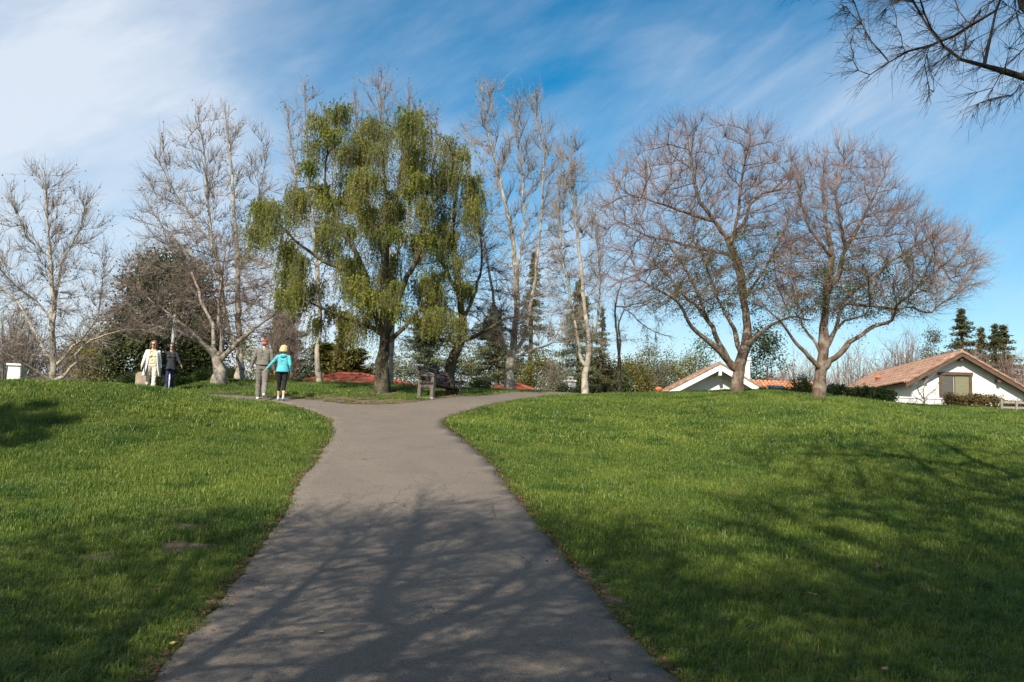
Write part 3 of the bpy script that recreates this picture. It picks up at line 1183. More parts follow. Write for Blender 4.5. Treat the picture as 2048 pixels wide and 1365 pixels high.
bare_tree('sycamore_tree', 'pale sycamore hidden behind the weeping tree, its top rising above it', (779, 777), 31.5, [
    ([(779, 778), (781, 719), (788, 600), (775, 450), (765, 300), (758, 172)], 0.109, 0.014, 0),
    ([(784, 560), (815, 430), (825, 300), (815, 210)], 0.050, 0.011, .7),
    ([(785, 520), (850, 400), (875, 300), (870, 240)], 0.046, 0.011, -.6),
    ([(778, 500), (735, 380), (715, 280), (710, 220)], 0.042, 0.011, .5)],
    [(148, 735, 785), (190, 700, 835), (260, 680, 890), (380, 690, 900), (520, 710, 880)], 650, M['bark_pale'], M['twig_pale'], .15, SYC, twigs=1700, seeds=300, tr=.007, up=.45)
bare_tree('sycamore_tree', 'pale forked sycamore standing right of the park bench', (1018, 780), 30, [
    ([(1018, 782), (1020, 731), (1025, 706), (1027, 670), (1032, 633), (1034, 560), (1022, 450), (992, 330), (962, 212)], 0.160, 0.014, 0),
    ([(1027, 706), (1046, 682), (1053, 655), (1070, 560), (1085, 420), (1088, 300), (1066, 212)], 0.076, 0.013, .7),
    ([(1030, 718), (1051, 706), (1071, 699), (1103, 687), (1134, 682)], 0.050, 0.013, -.9),
    ([(1017, 712), (1005, 682), (996, 655), (982, 560), (958, 450), (936, 310)], 0.067, 0.013, -.7),
    ([(1032, 560), (1050, 450), (1045, 340), (1030, 260)], 0.050, 0.011, .4)],
    [(190, 930, 1090), (260, 915, 1115), (360, 920, 1125), (480, 935, 1130), (620, 950, 1130), (680, 970, 1120)], 950, M['bark_pale'], M['twig_pale'], .20, SYC, twigs=2600, seeds=380, tr=.007, up=.45)
bare_tree('sycamore_tree', 'slender pale twin-stemmed sycamore at the end of the right path', (1170, 787), 29.5, [
    ([(1170, 790), (1171, 743), (1176, 719), (1180, 682), (1171, 633), (1165, 584), (1164, 550), (1152, 450), (1142, 350), (1145, 280)], 0.118, 0.013, 0),
    ([(1169, 738), (1159, 706), (1156, 682), (1142, 600), (1122, 500), (1118, 400), (1125, 320)], 0.067, 0.012, -.5),
    ([(1178, 690), (1195, 640), (1200, 560), (1190, 450)], 0.038, 0.011, .6)],
    [(270, 1120, 1165), (340, 1100, 1190), (450, 1090, 1200), (600, 1095, 1210), (690, 1110, 1210)], 560, M['bark_pale'], M['twig_pale'], .15, SYC, twigs=1700, seeds=140, tr=.007, up=.4)

# umbrella shaped ornamental tree
bare_tree('ornamental_tree', 'low spreading bare tree with whitish trunk and dense brown twigs', (436, 777), 28.6, [
    ([(436, 779), (440, 740), (432, 712)], .24, .16, 0),
    ([(432, 712), (425, 706), (395, 677), (366, 652), (344, 633), (300, 600), (260, 570)], .11, .02, -1.0),
    ([(432, 712), (428, 695), (427, 652), (410, 619), (390, 560), (370, 520)], .09, .02, .6),
    ([(436, 718), (443, 705), (445, 666), (436, 640), (440, 580), (450, 510)], .09, .02, -.6),
    ([(438, 720), (449, 712), (480, 681), (513, 655), (549, 630), (565, 600)], .10, .02, -.8),
    ([(410, 690), (370, 670), (320, 655), (270, 645), (235, 640)], .05, .015, 1.0)],
    [(470, 330, 470), (520, 270, 520), (570, 235, 550), (630, 215, 570), (680, 230, 560)], 1500, M['bark_grey'], M['twig_brown'], .24, None, twigs=4200, tl=(.3, .7), tr=.006, up=.15, depth=1.0, kill=.38)
# dark leaning tree behind the bench
bare_tree('leaning_tree', 'dark bare tree leaning right behind the park bench', (895, 768), 27.2, [
    ([(893, 780), (897, 755), (905, 719), (919, 682), (927, 653), (920, 597), (915, 560), (905, 480), (912, 400), (905, 330)], .19, .03, 0),
    ([(926, 684), (956, 672), (980, 658), (1005, 640), (1035, 632)], .09, .02, -.6),
    ([(917, 687), (880, 680), (856, 687), (830, 675)], .06, .015, -.5),
    ([(924, 640), (950, 590), (965, 530), (960, 460)], .07, .02, .6),
    ([(918, 590), (885, 530), (860, 460), (850, 400)], .07, .02, -.4)],
    [(340, 860, 940), (420, 830, 975), (520, 825, 1000), (620, 830, 1050), (690, 840, 1060)], 900, M['bark_dark'], M['twig_dark'], .20, None, twigs=2600, tl=(.3, .7), up=.1, depth=.8, kill=.4)
# thin dead tree
bare_tree('dead_tree', 'thin dark twin-stemmed tree with sparse twigs at the crest', (1240, 783), 32.5, [
    ([(1240, 786), (1237, 706), (1230, 623), (1234, 595), (1240, 575)], .085, .025, 0),
    ([(1239, 740), (1240, 680), (1237, 640), (1250, 615), (1275, 640), (1300, 660), (1335, 672)], .05, .008, -.6),
    ([(1240, 620), (1262, 610), (1290, 605), (1320, 640)], .03, .008, .5)],
    [(565, 1225, 1265), (600, 1225, 1300), (650, 1245, 1330), (690, 1240, 1320)], 130, M['bark_dark'], M['twig_brown'], .09, None, twigs=420, tl=(.2, .5), up=0, sub=2, tr=.005)

BIG = 'two broad bare trees in front of the houses'
tA = bare_tree('broad_tree', 'broad bare tree with many limbs in front of the white gabled house', (1475, 792), 27.6, [
    ([(1475, 796), (1476, 760), (1478, 734), (1490, 698), (1496, 659), (1494, 639), (1486, 590), (1482, 553), (1469, 512), (1457, 479), (1432, 446), (1399, 404), (1386, 346), (1378, 300), (1374, 265)], .20, .02, .3),
    ([(1470, 742), (1455, 722), (1442, 706), (1419, 685), (1389, 661), (1373, 639), (1363, 617), (1350, 598), (1326, 586), (1280, 560)], .10, .02, -1.5),
    ([(1470, 742), (1454, 715), (1438, 687), (1423, 651), (1411, 637), (1395, 613), (1379, 600), (1359, 584), (1340, 555), (1300, 520)], .11, .02, -.7),
    ([(1413, 638), (1404, 610), (1397, 590), (1385, 565), (1360, 520), (1330, 480)], .07, .02, .7),
    ([(1482, 715), (1472, 671), (1466, 653), (1452, 631), (1438, 600), (1427, 572), (1415, 540), (1400, 490)], .09, .02, 1.2),
    ([(1490, 690), (1504, 683), (1523, 663), (1547, 649), (1571, 637), (1593, 635), (1620, 640)], .085, .02, -1.3),
    ([(1458, 482), (1490, 445), (1498, 412), (1523, 387), (1565, 379), (1590, 340)], .08, .016, .9),
    ([(1462, 495), (1475, 430), (1485, 350), (1500, 280)], .07, .015, -.8),
    ([(1432, 446), (1380, 430), (1330, 410), (1260, 390)], .06, .014, -1.0),
    ([(1488, 600), (1530, 540), (1560, 480), (1580, 430)], .06, .014, 1.0),
    ([(1470, 515), (1420, 500), (1370, 490), (1290, 470), (1230, 440)], .06, .014, 1.2)],
    [(240, 1345, 1405), (262, 1320, 1520), (300, 1240, 1575), (350, 1202, 1598), (430, 1182, 1610), (520, 1185, 1600), (580, 1210, 1600), (620, 1260, 1590)],
    3300, M['bark_brown'], M['twig_purple'], .22, BIG, twigs=8800, tl=(.32, .8), tr=.0047, up=.3, depth=.85, kill=.28, step=.22, sub=2)
tB = bare_tree('broad_tree', 'broad bare tree with a long low limb reaching over the tiled house', (1640, 803), 25.3, [
    ([(1640, 808), (1640, 758), (1642, 736), (1646, 714), (1647, 670), (1650, 626), (1655, 589), (1654, 560), (1664, 512), (1656, 470), (1648, 429), (1646, 388), (1650, 320)], .185, .02, .3),
    ([(1640, 742), (1634, 732), (1609, 704), (1587, 681), (1573, 659), (1558, 640), (1530, 615)], .07, .02, -1.0),
    ([(1644, 712), (1629, 683), (1611, 659), (1602, 648), (1606, 630), (1590, 600)], .05, .015, .9),
    ([(1648, 710), (1659, 681), (1675, 654), (1692, 641), (1714, 635), (1730, 632), (1738, 618)], .08, .02, -.8),
    ([(1672, 656), (1682, 620), (1692, 598), (1710, 580), (1743, 562), (1780, 525), (1830, 490), (1870, 470)], .085, .016, .7),
    ([(1646, 745), (1650, 738), (1664, 720), (1684, 703), (1699, 683), (1723, 670), (1749, 652), (1782, 645), (1786, 632), (1793, 613), (1811, 597), (1850, 560), (1890, 530)], .095, .018, -1.2),
    ([(1690, 604), (1720, 610), (1763, 615), (1798, 618), (1820, 613), (1842, 624), (1864, 625), (1875, 611), (1897, 601)], .055, .016, -.7),
    ([(1656, 580), (1677, 553), (1685, 512), (1693, 499), (1679, 437), (1670, 390), (1690, 320)], .08, .016, -.7),
    ([(1662, 515), (1620, 460), (1600, 400), (1595, 340)], .06, .014, .8),
    ([(1690, 500), (1730, 430), (1760, 370), (1780, 320)], .06, .014, .6)],
    [(285, 1635, 1690), (310, 1610, 1755), (350, 1580, 1785), (400, 1575, 1798), (440, 1570, 1845), (490, 1565, 1920), (550, 1560, 1952), (600, 1570, 1930), (630, 1600, 1880)],
    3000, M['bark_brown'], M['twig_purple'], .20, BIG, twigs=8200, tl=(.3, .75), tr=.0045, up=.3, depth=.85, kill=.27, step=.21, sub=2)
for (root, pos, par, r, dirs, n_l), zlo, zhi, k_ in ((tA, 2.0, 5.4, 520), (tB, 1.9, 4.4, 340)):
    c_ = np.where((pos[:, 2] > zlo) & (pos[:, 2] < zhi) & (np.hypot(pos[:, 0], pos[:, 1]) < 3.2))[0]
    leaf_cloud('leaves', pos[RNG.choice(c_, k_)], .13, 26, (.04, .08), (.025, .05), M['ivy_leaf'], root)

# ------------------------------------------------------------------ weeping green tree
wt = bare_tree('weeping_tree', 'large weeping evergreen with yellow-green hanging foliage in the fork of the path', (763, 792), 25.2, [
    ([(760, 796), (763, 743), (768, 694), (768, 670), (769, 621), (768, 584), (771, 555), (770, 506), (785, 430), (798, 370), (805, 300), (803, 260)], .21, .03, .3),
    ([(764, 672), (758, 655), (746, 609), (737, 580), (731, 545), (705, 490), (672, 440), (650, 370), (655, 290)], .11, .025, -.7),
    ([(762, 668), (745, 656), (724, 650), (700, 642), (682, 633), (650, 620), (610, 600)], .09, .02, -1.3),
    ([(774, 672), (786, 640), (792, 610), (812, 560), (839, 506), (847, 451), (866, 411), (900, 365), (905, 310)], .11, .025, -.6),
    ([(772, 690), (795, 668), (825, 640), (850, 600), (880, 560), (930, 500)], .08, .02, 1.0),
    ([(731, 548), (690, 540), (640, 520), (590, 480), (540, 430)], .07, .02, -.9),
    ([(770, 520), (740, 440), (720, 370), (715, 300), (735, 250)], .07, .02, .9),
    ([(842, 480), (890, 455), (930, 440), (950, 410)], .06, .02, -.6)],
    [(222, 625, 840), (260, 590, 930), (300, 580, 955), (350, 570, 960), (410, 505, 975), (470, 495, 980), (540, 515, 960), (600, 545, 965), (650, 570, 940)],
    800, M['bark_dark'], M['twig_dark'], .26, None, twigs=900, tl=(.2, .5), up=0, sub=1, depth=.8, kill=.4)
root, pos, par, r, dirs, n_l = wt
tip = np.ones(len(pos), bool)
tip[par[par >= 0]] = False
cand = np.where((r < .04) & (pos[:, 2] > 2.2))[0]
tips = np.where(tip & (pos[:, 2] > 2.2))[0]
cl = np.concatenate([RNG.choice(tips, min(100, len(tips)), replace=False), RNG.choice(cand[pos[cand, 2] > 5.8], 22)])
per = 78
c0 = np.repeat(pos[cl], per, 0)
nS = len(c0)
st = c0 + RNG.normal(0, 1, (nS, 3)) * np.repeat(RNG.uniform(.6, 1.25, (len(cl), 1)), per, 0) * np.array([.20, .22, .13])
hd = RNG.uniform(0, 2 * np.pi, nS)
LS = np.repeat(RNG.uniform(.3, 1.15, len(cl)), per) * RNG.uniform(.4, 1.35, nS)
NL = 15
tt = np.linspace(0, 1, NL)[None, :, None]
outv = np.stack([np.cos(hd), np.sin(hd), np.zeros(nS)], 1)[:, None]
strand = st[:, None] + outv * (.18 * np.sqrt(tt)) * LS[:, None, None] + np.array([0, 0, -1.]) * (tt ** 1.35) * LS[:, None, None] + np.array([0, 0, .10]) * (tt * (1 - tt))
strand = strand + RNG.normal(0, .012, strand.shape)
leafc = strand.reshape(-1, 3)
nl_ = len(leafc)
dl = unit(RNG.normal(0, .55, (nl_, 3)) + np.array([0, 0, -.75]))
sl = unit(np.cross(dl, RNG.normal(0, 1, (nl_, 3))))
link('foliage', quads_mesh('foliage', leafc + dl * .03, dl, sl, RNG.uniform(.06, .12, nl_), RNG.uniform(.022, .04, nl_)), M['willow_leaf'], root)
v, q, *_ = twig_tubes(st, unit(np.array([0, 0, -1.]) + outv[:, 0] * .25), LS * .95, np.full(nS, .0035), RNG.normal(0, .08, (nS, 3)) + np.array([0, 0, -.3]))
link('hanging_twigs', np_mesh('hanging_twigs', v, q), M['twig_brown'], root)
# green strands caught in the dark tree's crown belong to the weeping tree's neighbour: a second, smaller weeper
ROOT_W = wt[0]

# ------------------------------------------------------------------ overhanging and shadow casting trees near the viewer
tO = bare_tree('overhanging_tree', 'bare dark-limbed tree overhanging the upper right corner', (2900, 900), 7.2, [
    ([(2900, 1180), (2860, 800), (2760, 420), (2600, 120), (2380, -160), (2250, -420), (2150, -700)], .22, .05, .5),
    ([(2600, 120), (2380, 80), (2180, 90), (2048, 165), (1990, 135), (1940, 125), (1895, 100), (1860, 60)], .075, .012, .4),
    ([(2640, 190), (2420, 150), (2250, 120), (2100, 60), (2048, 10), (2010, -60), (1960, -200)], .085, .03, 1.6),
    ([(2048, 10), (1990, 20), (1930, 55), (1880, 90), (1800, 110), (1740, 150)], .022, .006, .9),
    ([(2380, -160), (2200, -250), (2000, -320), (1800, -360), (1600, -300)], .09, .015, 1.6),
    ([(2250, -420), (2000, -600), (1700, -750), (1400, -800)], .10, .02, -.5)],
    [(-1000, 1700, 2300), (-800, 1300, 2700), (-500, 1350, 2900), (-250, 1520, 3000), (-60, 1640, 3000), (60, 1740, 2900), (150, 1850, 2800)],
    2300, M['bark_dark'], M['twig_dark'], .24, None, twigs=13000, tl=(.14, .34), tr=.0027, up=-.04, r_tip=.005, step=.22, kill=.3, depth=.7, thick=.02, droop=.06)


def tree_copy(src, name, label, loc, rz, sc):
    r_ = src.copy()
    C.objects.link(r_)
    r_.name = name
    r_.location = loc
    r_.rotation_euler = (0, 0, rz)
    r_.scale = (sc, sc, sc)
    tag(r_, label)
    for ch in src.children:
        c_ = ch.copy()
        C.objects.link(c_)
        c_.parent = r_
    return r_


SH = 'bare trees behind the viewer that shade the near lawn'
for x_, y_, rz, sc, src, lab in ((-3.2, -2.4, 2.1, 1.35, tB[0], 'bare tree behind the viewer whose branch shadows cross the near path'),
                                 (1.0, -3.6, 2.6, 1.15, tA[0], 'bare tree just behind the viewer streaking the near right lawn with shadow'),
                                 (4.0, -.2, .6, 1.35, tA[0], 'bare tree right of the viewer shading the middle of the right lawn'),
                                 (6.6, 2.0, 3.6, 1.2, tB[0], 'bare tree farther right of the viewer shading the right picture edge'),
                                 (-11.8, 11.2, 4.0, .6, wt[0], 'weeping tree beyond the left picture edge shading the left lawn')):
    o = tree_copy(src, 'broad_tree' if src is not wt[0] else 'weeping_tree', lab, (x_, y_, Tz(x_, y_)), rz, sc)
    o['group'] = SH


# ------------------------------------------------------------------ evergreens, shrubs, hedges
def conifer_mesh(h, rad, n_br, per, ln, wd, droop, seed, taper=1.0, bare=.12, curl=.15):
    """local meshes of a conifer: trunk and sprays of needles along whorled branches"""
    g = np.random.default_rng(seed)
    z = h * (bare + (1 - bare) * g.uniform(0, 1, n_br) ** .85)
    t = (z / h - bare) / (1 - bare)
    L_ = rad * (1 - t) ** taper * g.uniform(.35, 1.1, n_br) + .04
    az = g.uniform(0, 6.28, n_br)
    u = g.uniform(.12, 1, (n_br, per))
    base = np.stack([np.zeros(n_br), np.zeros(n_br), z], 1)
    d = np.stack([np.cos(az), np.sin(az), np.full(n_br, .18)], 1)
    c = base[:, None] + d[:, None] * (u * L_[:, None])[..., None]
    c[..., 2] += -droop * (u ** 2) * L_[:, None] + curl * u ** 4 * L_[:, None]
    side = np.stack([-np.sin(az), np.cos(az), np.zeros(n_br)], 1)
    c += side[:, None] * (g.normal(0, .16, u.shape) * (1.1 - u * .6) * L_[:, None])[..., None]
    c += g.normal(0, .05, c.shape)
    c = c.reshape(-1, 3)
    dn = np.repeat(d, per, 0)
    n_ = len(c)
    dv = unit(dn + g.normal(0, .7, (n_, 3)) + np.array([0, 0, -droop * .8]))
    sv = unit(np.cross(dv, g.normal(0, .5, (n_, 3)) + np.array([0, 0, 1.])))
    q = quads_mesh('crown', c, dv, sv, g.uniform(*ln, n_), g.uniform(*wd, n_))
    mb = MB()
    mb.lathe((0, 0, -.3), [(h * .022 + .03, 0), (h * .018 + .02, h * .3), (h * .01 + .01, h * .7), (.01, h * 1.0)], 8)
    for k in range(0, n_br, 3):
        b0 = Vector(base[k])
        mb.capsule(b0, b0 + Vector(d[k]) * float(L_[k]) * .75 + Vector((0, 0, -droop * .5 * float(L_[k]))), .018 + .004 * h / 5, .006, 4)
    return q, mb.mesh('trunk', True)


def place_conifer(name, label, meshes, mat, px, py_top, Y, h_mesh, bark, group, rz, wscale=1.0, base_z=None):
    top = at(px, py_top, Y)
    bz = Tz(top[0], Y) if base_z is None else base_z
    s = (top[2] - bz) / h_mesh
    o = empty(name, (top[0], Y, bz), rz, label, 'tree', group)
    o.scale = (s * wscale, s * wscale, s)
    link('crown', meshes[0], mat, o)
    link('trunk', meshes[1], bark, o)
    return o


pine = conifer_mesh(8, 2.6, 120, 62, (.12, .30), (.04, .08), .15, 1, taper=.8)
fir = conifer_mesh(8, 2.5, 130, 60, (.10, .26), (.035, .07), .35, 2, taper=1.0)
deodar = conifer_mesh(8, 4.3, 210, 95, (.14, .32), (.04, .08), .42, 3, taper=.75, bare=.05, curl=.25)
juniper = conifer_mesh(5, .8, 150, 50, (.12, .24), (.05, .09), -.55, 4, taper=.45, bare=.02)
for me_, mt in ((pine[0], 'pine_leaf'), (fir[0], 'pine_leaf'), (deodar[0], 'cedar_leaf'), (juniper[0], 'olive_leaf')):
    me_.materials.append(M[mt])
for me_ in (pine[1], fir[1], deodar[1], juniper[1]):
    me_.materials.append(M['bark_dark'])
EV = 'conifers growing beyond the crest'
for nm, lab, ms_, px, pt, Y, hm, rz, ws in (
        ('pine_tree', 'dark pine rising behind the two walkers seen from behind', pine, 592, 560, 51, 8, .3, .95),
        ('pine_tree', 'broad dark pine just left of the slim pale trunk', pine, 560, 620, 54, 8, 2.2, 1.1),
        ('juniper_tree', 'narrow yellow-green juniper left of the weeping trunk', juniper, 688, 628, 49, 5, 0, 1.0),
        ('juniper_tree', 'bushy juniper above the left end of the red roof', juniper, 655, 690, 50, 5, 1, 2.2),
        ('juniper_tree', 'olive juniper above the middle of the red roof', juniper, 715, 700, 50, 5, 2, 2.4),
        ('cedar_tree', 'grey-green cedar with drooping boughs behind the bench', deodar, 860, 590, 50, 8, .7, 1.0),
        ('cedar_tree', 'grey-green cedar right of the leaning dark trunk', deodar, 985, 610, 53, 8, 2.9, .85),
        ('pine_tree', 'tall dark conifer behind the forked sycamore', fir, 1068, 505, 50, 8, 1.2, .8),
        ('pine_tree', 'dark conifer left of the forked sycamore', fir, 1000, 620, 52, 8, 4.2, 1.1),
        ('cedar_tree', 'open cedar behind the slender twin sycamore', deodar, 1160, 560, 46, 8, 5.0, .62),
        ('pine_tree', 'dark conifer between the twin sycamore and the thin dead tree', fir, 1205, 615, 45, 8, .1, .8),
        ('fir_tree', 'pointed dark fir, tallest behind the tiled roof at right', fir, 1922, 617, 62, 8, .9, 1.38),
        ('fir_tree', 'smaller fir just right of the tallest fir', fir, 1962, 655, 64, 8, 2.0, 1.16),
        ('fir_tree', 'twin-topped fir near the right picture edge', fir, 1990, 648, 63, 8, 3.1, 1.16),
        ('fir_tree', 'fir at the right picture edge behind the roof', fir, 2006, 650, 66, 8, 4.1, 1.45)):
    place_conifer(nm, lab, ms_, None, px, pt, Y, hm, None, EV, rz, ws)


def bush(name, label, px, py0, py1, pw, Y, mat, clumps, per, group=None, cat='shrub', ln=(.06, .12), wd=(.03, .06), spread=.16, lumps=.35, depth=.7, stems=True, base=None):
    """rounded shrub: clumps of leaves filling an uneven ellipsoid, on a few stems"""
    c = at(px, (py0 + py1) / 2, Y)
    hx = pw / 2 / F * Y
    hz = (py1 - py0) / 2 / F * Y
    bz = Tz(c[0], Y) if base is None else base
    bot = min(c[2] - hz, bz + .1)
    top = c[2] + hz
    o = empty(name, (c[0], Y, bz), 0, label, cat, group)
    a = RNG.uniform(0, 6.28, clumps)
    cz = RNG.uniform(-1, 1, clumps)
    rr = RNG.uniform(.25, 1, clumps) ** .5 * (1 + lumps * .5 * np.sin(3 * a + 5 * cz) * RNG.uniform(0, 1, clumps))
    wdt = np.sqrt(np.clip(1 - np.clip(cz, 0, 1) ** 2 * .95, .05, 1)) * np.where(cz < 0, 1 - .15 * cz ** 2, 1)
    P = np.stack([hx * .92 * rr * wdt * np.cos(a), hx * depth * rr * wdt * np.sin(a), (bot + top) / 2 - bz + (top - bot) / 2 * cz * (.75 + .25 * rr)], 1)
    leaf_cloud('crown', P, spread, per, ln, wd, mat, o)
    if stems:
        mb = MB()
        for k in range(6):
            q_ = P[k]
            mb.capsule((RNG.uniform(-.12, .12), RNG.uniform(-.1, .1), -.15), tuple(q_ * np.array([.7, .7, .9])), .035, .01, 6)
        mb.build('trunk', M['bark_dark'], o, True)
    return o


bush('evergreen_oak', 'big dark evergreen tree behind the two approaching women', 330, 510, 775, 235, 36, M['oak_leaf'], 420, 75, cat='tree', ln=(.10, .2), wd=(.06, .12), spread=.28)
bush('evergreen_oak', 'dark evergreen shrub mass behind the spreading tree trunk', 405, 650, 775, 110, 35, M['oak_leaf'], 150, 70, ln=(.09, .17), wd=(.05, .10), spread=.24)
bush('olive_shrub', 'olive-green shrub left of the dark evergreen behind the women', 205, 660, 775, 120, 37, M['olive_leaf'], 120, 45, ln=(.09, .17), wd=(.04, .08), spread=.28)
bush('yellow_shrub', 'bright yellow flowering shrub behind the pale sycamore trunk', 486, 665, 775, 60, 35, M['yellow_leaf'], 70, 45, spread=.2, ln=(.06, .12), wd=(.03, .06))
bush('yellow_shrub', 'small yellow shrub showing between the walking couple', 540, 735, 775, 40, 35, M['yellow_leaf'], 30, 40, spread=.16)
bush('russet_shrub', 'rounded reddish-brown shrub right of the bench', 963, 757, 784, 50, 31, M['russet_leaf'], 70, 50, ln=(.03, .06), wd=(.015, .03), spread=.08)
bush('round_shrub', 'rounded dark green shrub left of the right broad trunk', 1602, 755, 800, 44, 30, M['hedge_leaf'], 90, 55, ln=(.04, .08), wd=(.02, .04), spread=.1)
for px, y0, y1, w_, Y, mt, lab in ((1300, 692, 785, 62, 66, 'pine_leaf', 'open olive pine right of the thin dead tree'),
                                   (1334, 700, 785, 36, 68, 'far_leaf', 'slim hazy pine left of the white gable'),
                                   (1368, 712, 785, 70, 60, 'olive_leaf', 'olive tree at the left end of the white gable'),
                                   (1402, 678, 785, 66, 62, 'hedge_leaf', 'rounded green pine above the left slope of the white gable'),
                                   (1528, 655, 785, 76, 52, 'oak_leaf', 'dark evergreen rising behind the white chimney stack'),
                                   (1866, 660, 785, 66, 64, 'far_leaf', 'brownish round-topped evergreen left of the tallest fir')):
    bush('evergreen_tree', lab, px, y0, y1, w_, Y, M[mt], 95, 75, 'mixed evergreens behind the houses', 'tree', (.12, .24), (.05, .10), .34, .9)
for px, y0, w_, Y, mt, lab in ((640, 690, 90, 54, 'olive_leaf', 'olive shrub beyond the red roof, left of the juniper'),
                               (770, 715, 110, 53, 'olive_leaf', 'olive shrub behind the weeping trunk'),
                               (845, 705, 110, 54, 'hedge_leaf', 'green shrub behind the bench under the cedar'),
                               (1085, 715, 100, 49, 'olive_leaf', 'yellow-olive shrub between forked sycamore and white chimney'),
                               (1190, 720, 90, 46, 'pine_leaf', 'dark shrub right of the white chimney'),
                               (1265, 725, 90, 48, 'olive_leaf', 'olive shrub right of the thin dead tree'),
                               (1310, 738, 80, 52, 'far_leaf', 'greyish shrub just left of the white gable'),
                               (1030, 720, 70, 52, 'far_leaf', 'greyish brush behind the forked sycamore'),
                               (925, 715, 110, 53, 'olive_leaf', 'olive shrub behind the leaning dark trunk'),
                               (590, 715, 110, 53, 'pine_leaf', 'dark green shrub behind the walking couple'),
                               (1225, 735, 70, 47, 'hedge_leaf', 'green shrub at the foot of the thin dead tree'),
                               (150, 690, 120, 48, 'far_leaf', 'greyish brush behind the far left sycamore'),
                               (40, 680, 150, 55, 'far_leaf', 'pale brush above the white chimney at left')):
    bush('background_shrub', lab, px, y0, 785, w_, Y, M[mt], 130, 75, 'shrubs beyond the crest', ln=(.09, .18), wd=(.045, .08), spread=.3)


def bare_bush(name, label, px, py0, py1, pw, Y, twig, n_, group=None):
    """fan of thin bare stems"""
    c = at(px, py1, Y)
    top = at(px, py0, Y)[2]
    bz = Tz(c[0], Y)
    hx = pw / 2 / F * Y
    o = empty(name, (c[0], Y, bz), 0, label, 'shrub', group)
    H = top - bz
    parts = []
    a = RNG.uniform(0, 6.28, n_)
    rr = np.sqrt(RNG.uniform(0, 1, n_))
    tipp = np.stack([hx * rr * np.cos(a), hx * .7 * rr * np.sin(a), H * np.sqrt(np.clip(1 - (rr * .8) ** 2, .1, 1)) * RNG.uniform(.6, 1, n_)], 1)
    b0 = np.stack([tipp[:, 0] * .25, tipp[:, 1] * .25, np.full(n_, -.1)], 1)
    v = tipp - b0
    L_ = np.linalg.norm(v, axis=1)
    r0 = .012 + .012 * RNG.uniform(0, 1, n_) * H / 3
    vv, q, p1, p2, d2 = twig_tubes(b0, unit(unit(v) + np.array([0, 0, .15])), L_, r0, unit(v) * .4 - np.array([0, 0, .1]))
    stems = link('trunk', np_mesh('trunk', vv, q), twig, o)
    for s in range(7):
        t = RNG.uniform(.1, 1, n_)[:, None]
        stt = p1 * (1 - t) + p2 * t
        vv, q, a1, a2, dq = twig_tubes(stt, unit(d2 + RNG.normal(0, .5, (n_, 3)) + np.array([0, 0, .2])), L_ * RNG.uniform(.12, .3, n_), r0 * .45, RNG.normal(0, .3, (n_, 3)))
        parts.append((vv, q))
        vv, q, *_ = twig_tubes(a1, unit(dq + RNG.normal(0, .6, (n_, 3))), L_ * RNG.uniform(.07, .18, n_), r0 * .35, RNG.normal(0, .3, (n_, 3)))
        parts.append((vv, q))
    link('crown', np_mesh('crown', *merge(parts)), twig, o)
    return o


for px, y0, w_, Y, nn, lab in ((1600, 700, 130, 58, 130, 'hazy bare purplish tree between the two houses'), (1700, 690, 130, 60, 130, 'hazy bare tree left of the tiled roof'),
                               (1810, 662, 150, 64, 150, 'hazy bare tree above the tiled roof ridge'), (2030, 700, 110, 58, 110, 'bare brown tree at right edge behind the tiled roof'),
                               (1950, 690, 120, 56, 110, 'bare brown brush behind the ridge of the tiled roof'), (1560, 735, 90, 50, 90, 'bare brush right of the white chimney stack'),
                               (20, 600, 140, 46, 160, 'hazy bare tree at the left picture edge'), (165, 640, 110, 44, 120, 'bare brown brush between left sycamore and dark evergreen'),
                               (1120, 690, 90, 48, 100, 'bare brush behind the white chimney at the path end'), (560, 600, 90, 42, 110, 'bare twiggy brush above the walking couple')):
    bare_bush('bare_tree', lab, px, y0, 785, w_, Y, M['twig_brown'] if px < 1500 else M['twig_purple'], nn, 'bare brush beyond the crest')


def hedge(name, label, a, b, w, h, mat, clumps, per, group=None, ln=(.04, .08), wd=(.025, .05), spread=.07, zb=None):
    """clipped hedge running from a to b (world xy)"""
    a, b = np.array(a, float), np.array(b, float)
    L_ = np.linalg.norm(b - a)
    t = (b - a) / L_
    nrm = np.array([-t[1], t[0]])
    mid_ = (a + b) / 2
    z0 = Tz(*mid_) if zb is None else zb
    o = empty(name, (mid_[0], mid_[1], z0), 0, label, 'hedge', group)
    s = RNG.uniform(-.5, .5, clumps) * L_
    e = RNG.uniform(-.5, .5, clumps) * w
    zz = RNG.uniform(.05, 1, clumps) ** .7 * h * (1 + .10 * np.sin(s * 3.1) + .08 * np.sin(s * 7 + 1))
    xy = mid_ + s[:, None] * t + e[:, None] * nrm
    P = np.stack([xy[:, 0] - mid_[0], xy[:, 1] - mid_[1], T(xy[:, 0], xy[:, 1]) * (zb is None) + (z0 if zb is not None else 0) - z0 + zz], 1)
    leaf_cloud('crown', P, spread, per, ln, wd, mat, o)
    mb = MB()
    for k in range(int(L_ / .5) + 1):
        q_ = a + t * min(k * .5 + .1, L_)
        zq = (Tz(*q_) if zb is None else z0) - z0
        mb.capsule((q_[0] - mid_[0], q_[1] - mid_[1], zq - .1), (q_[0] - mid_[0] + .05, q_[1] - mid_[1], zq + h * .7), .03, .015, 6)
    mb.build('stems', M['bark_dark'], o, True)['kind'] = 'stuff'
    return o


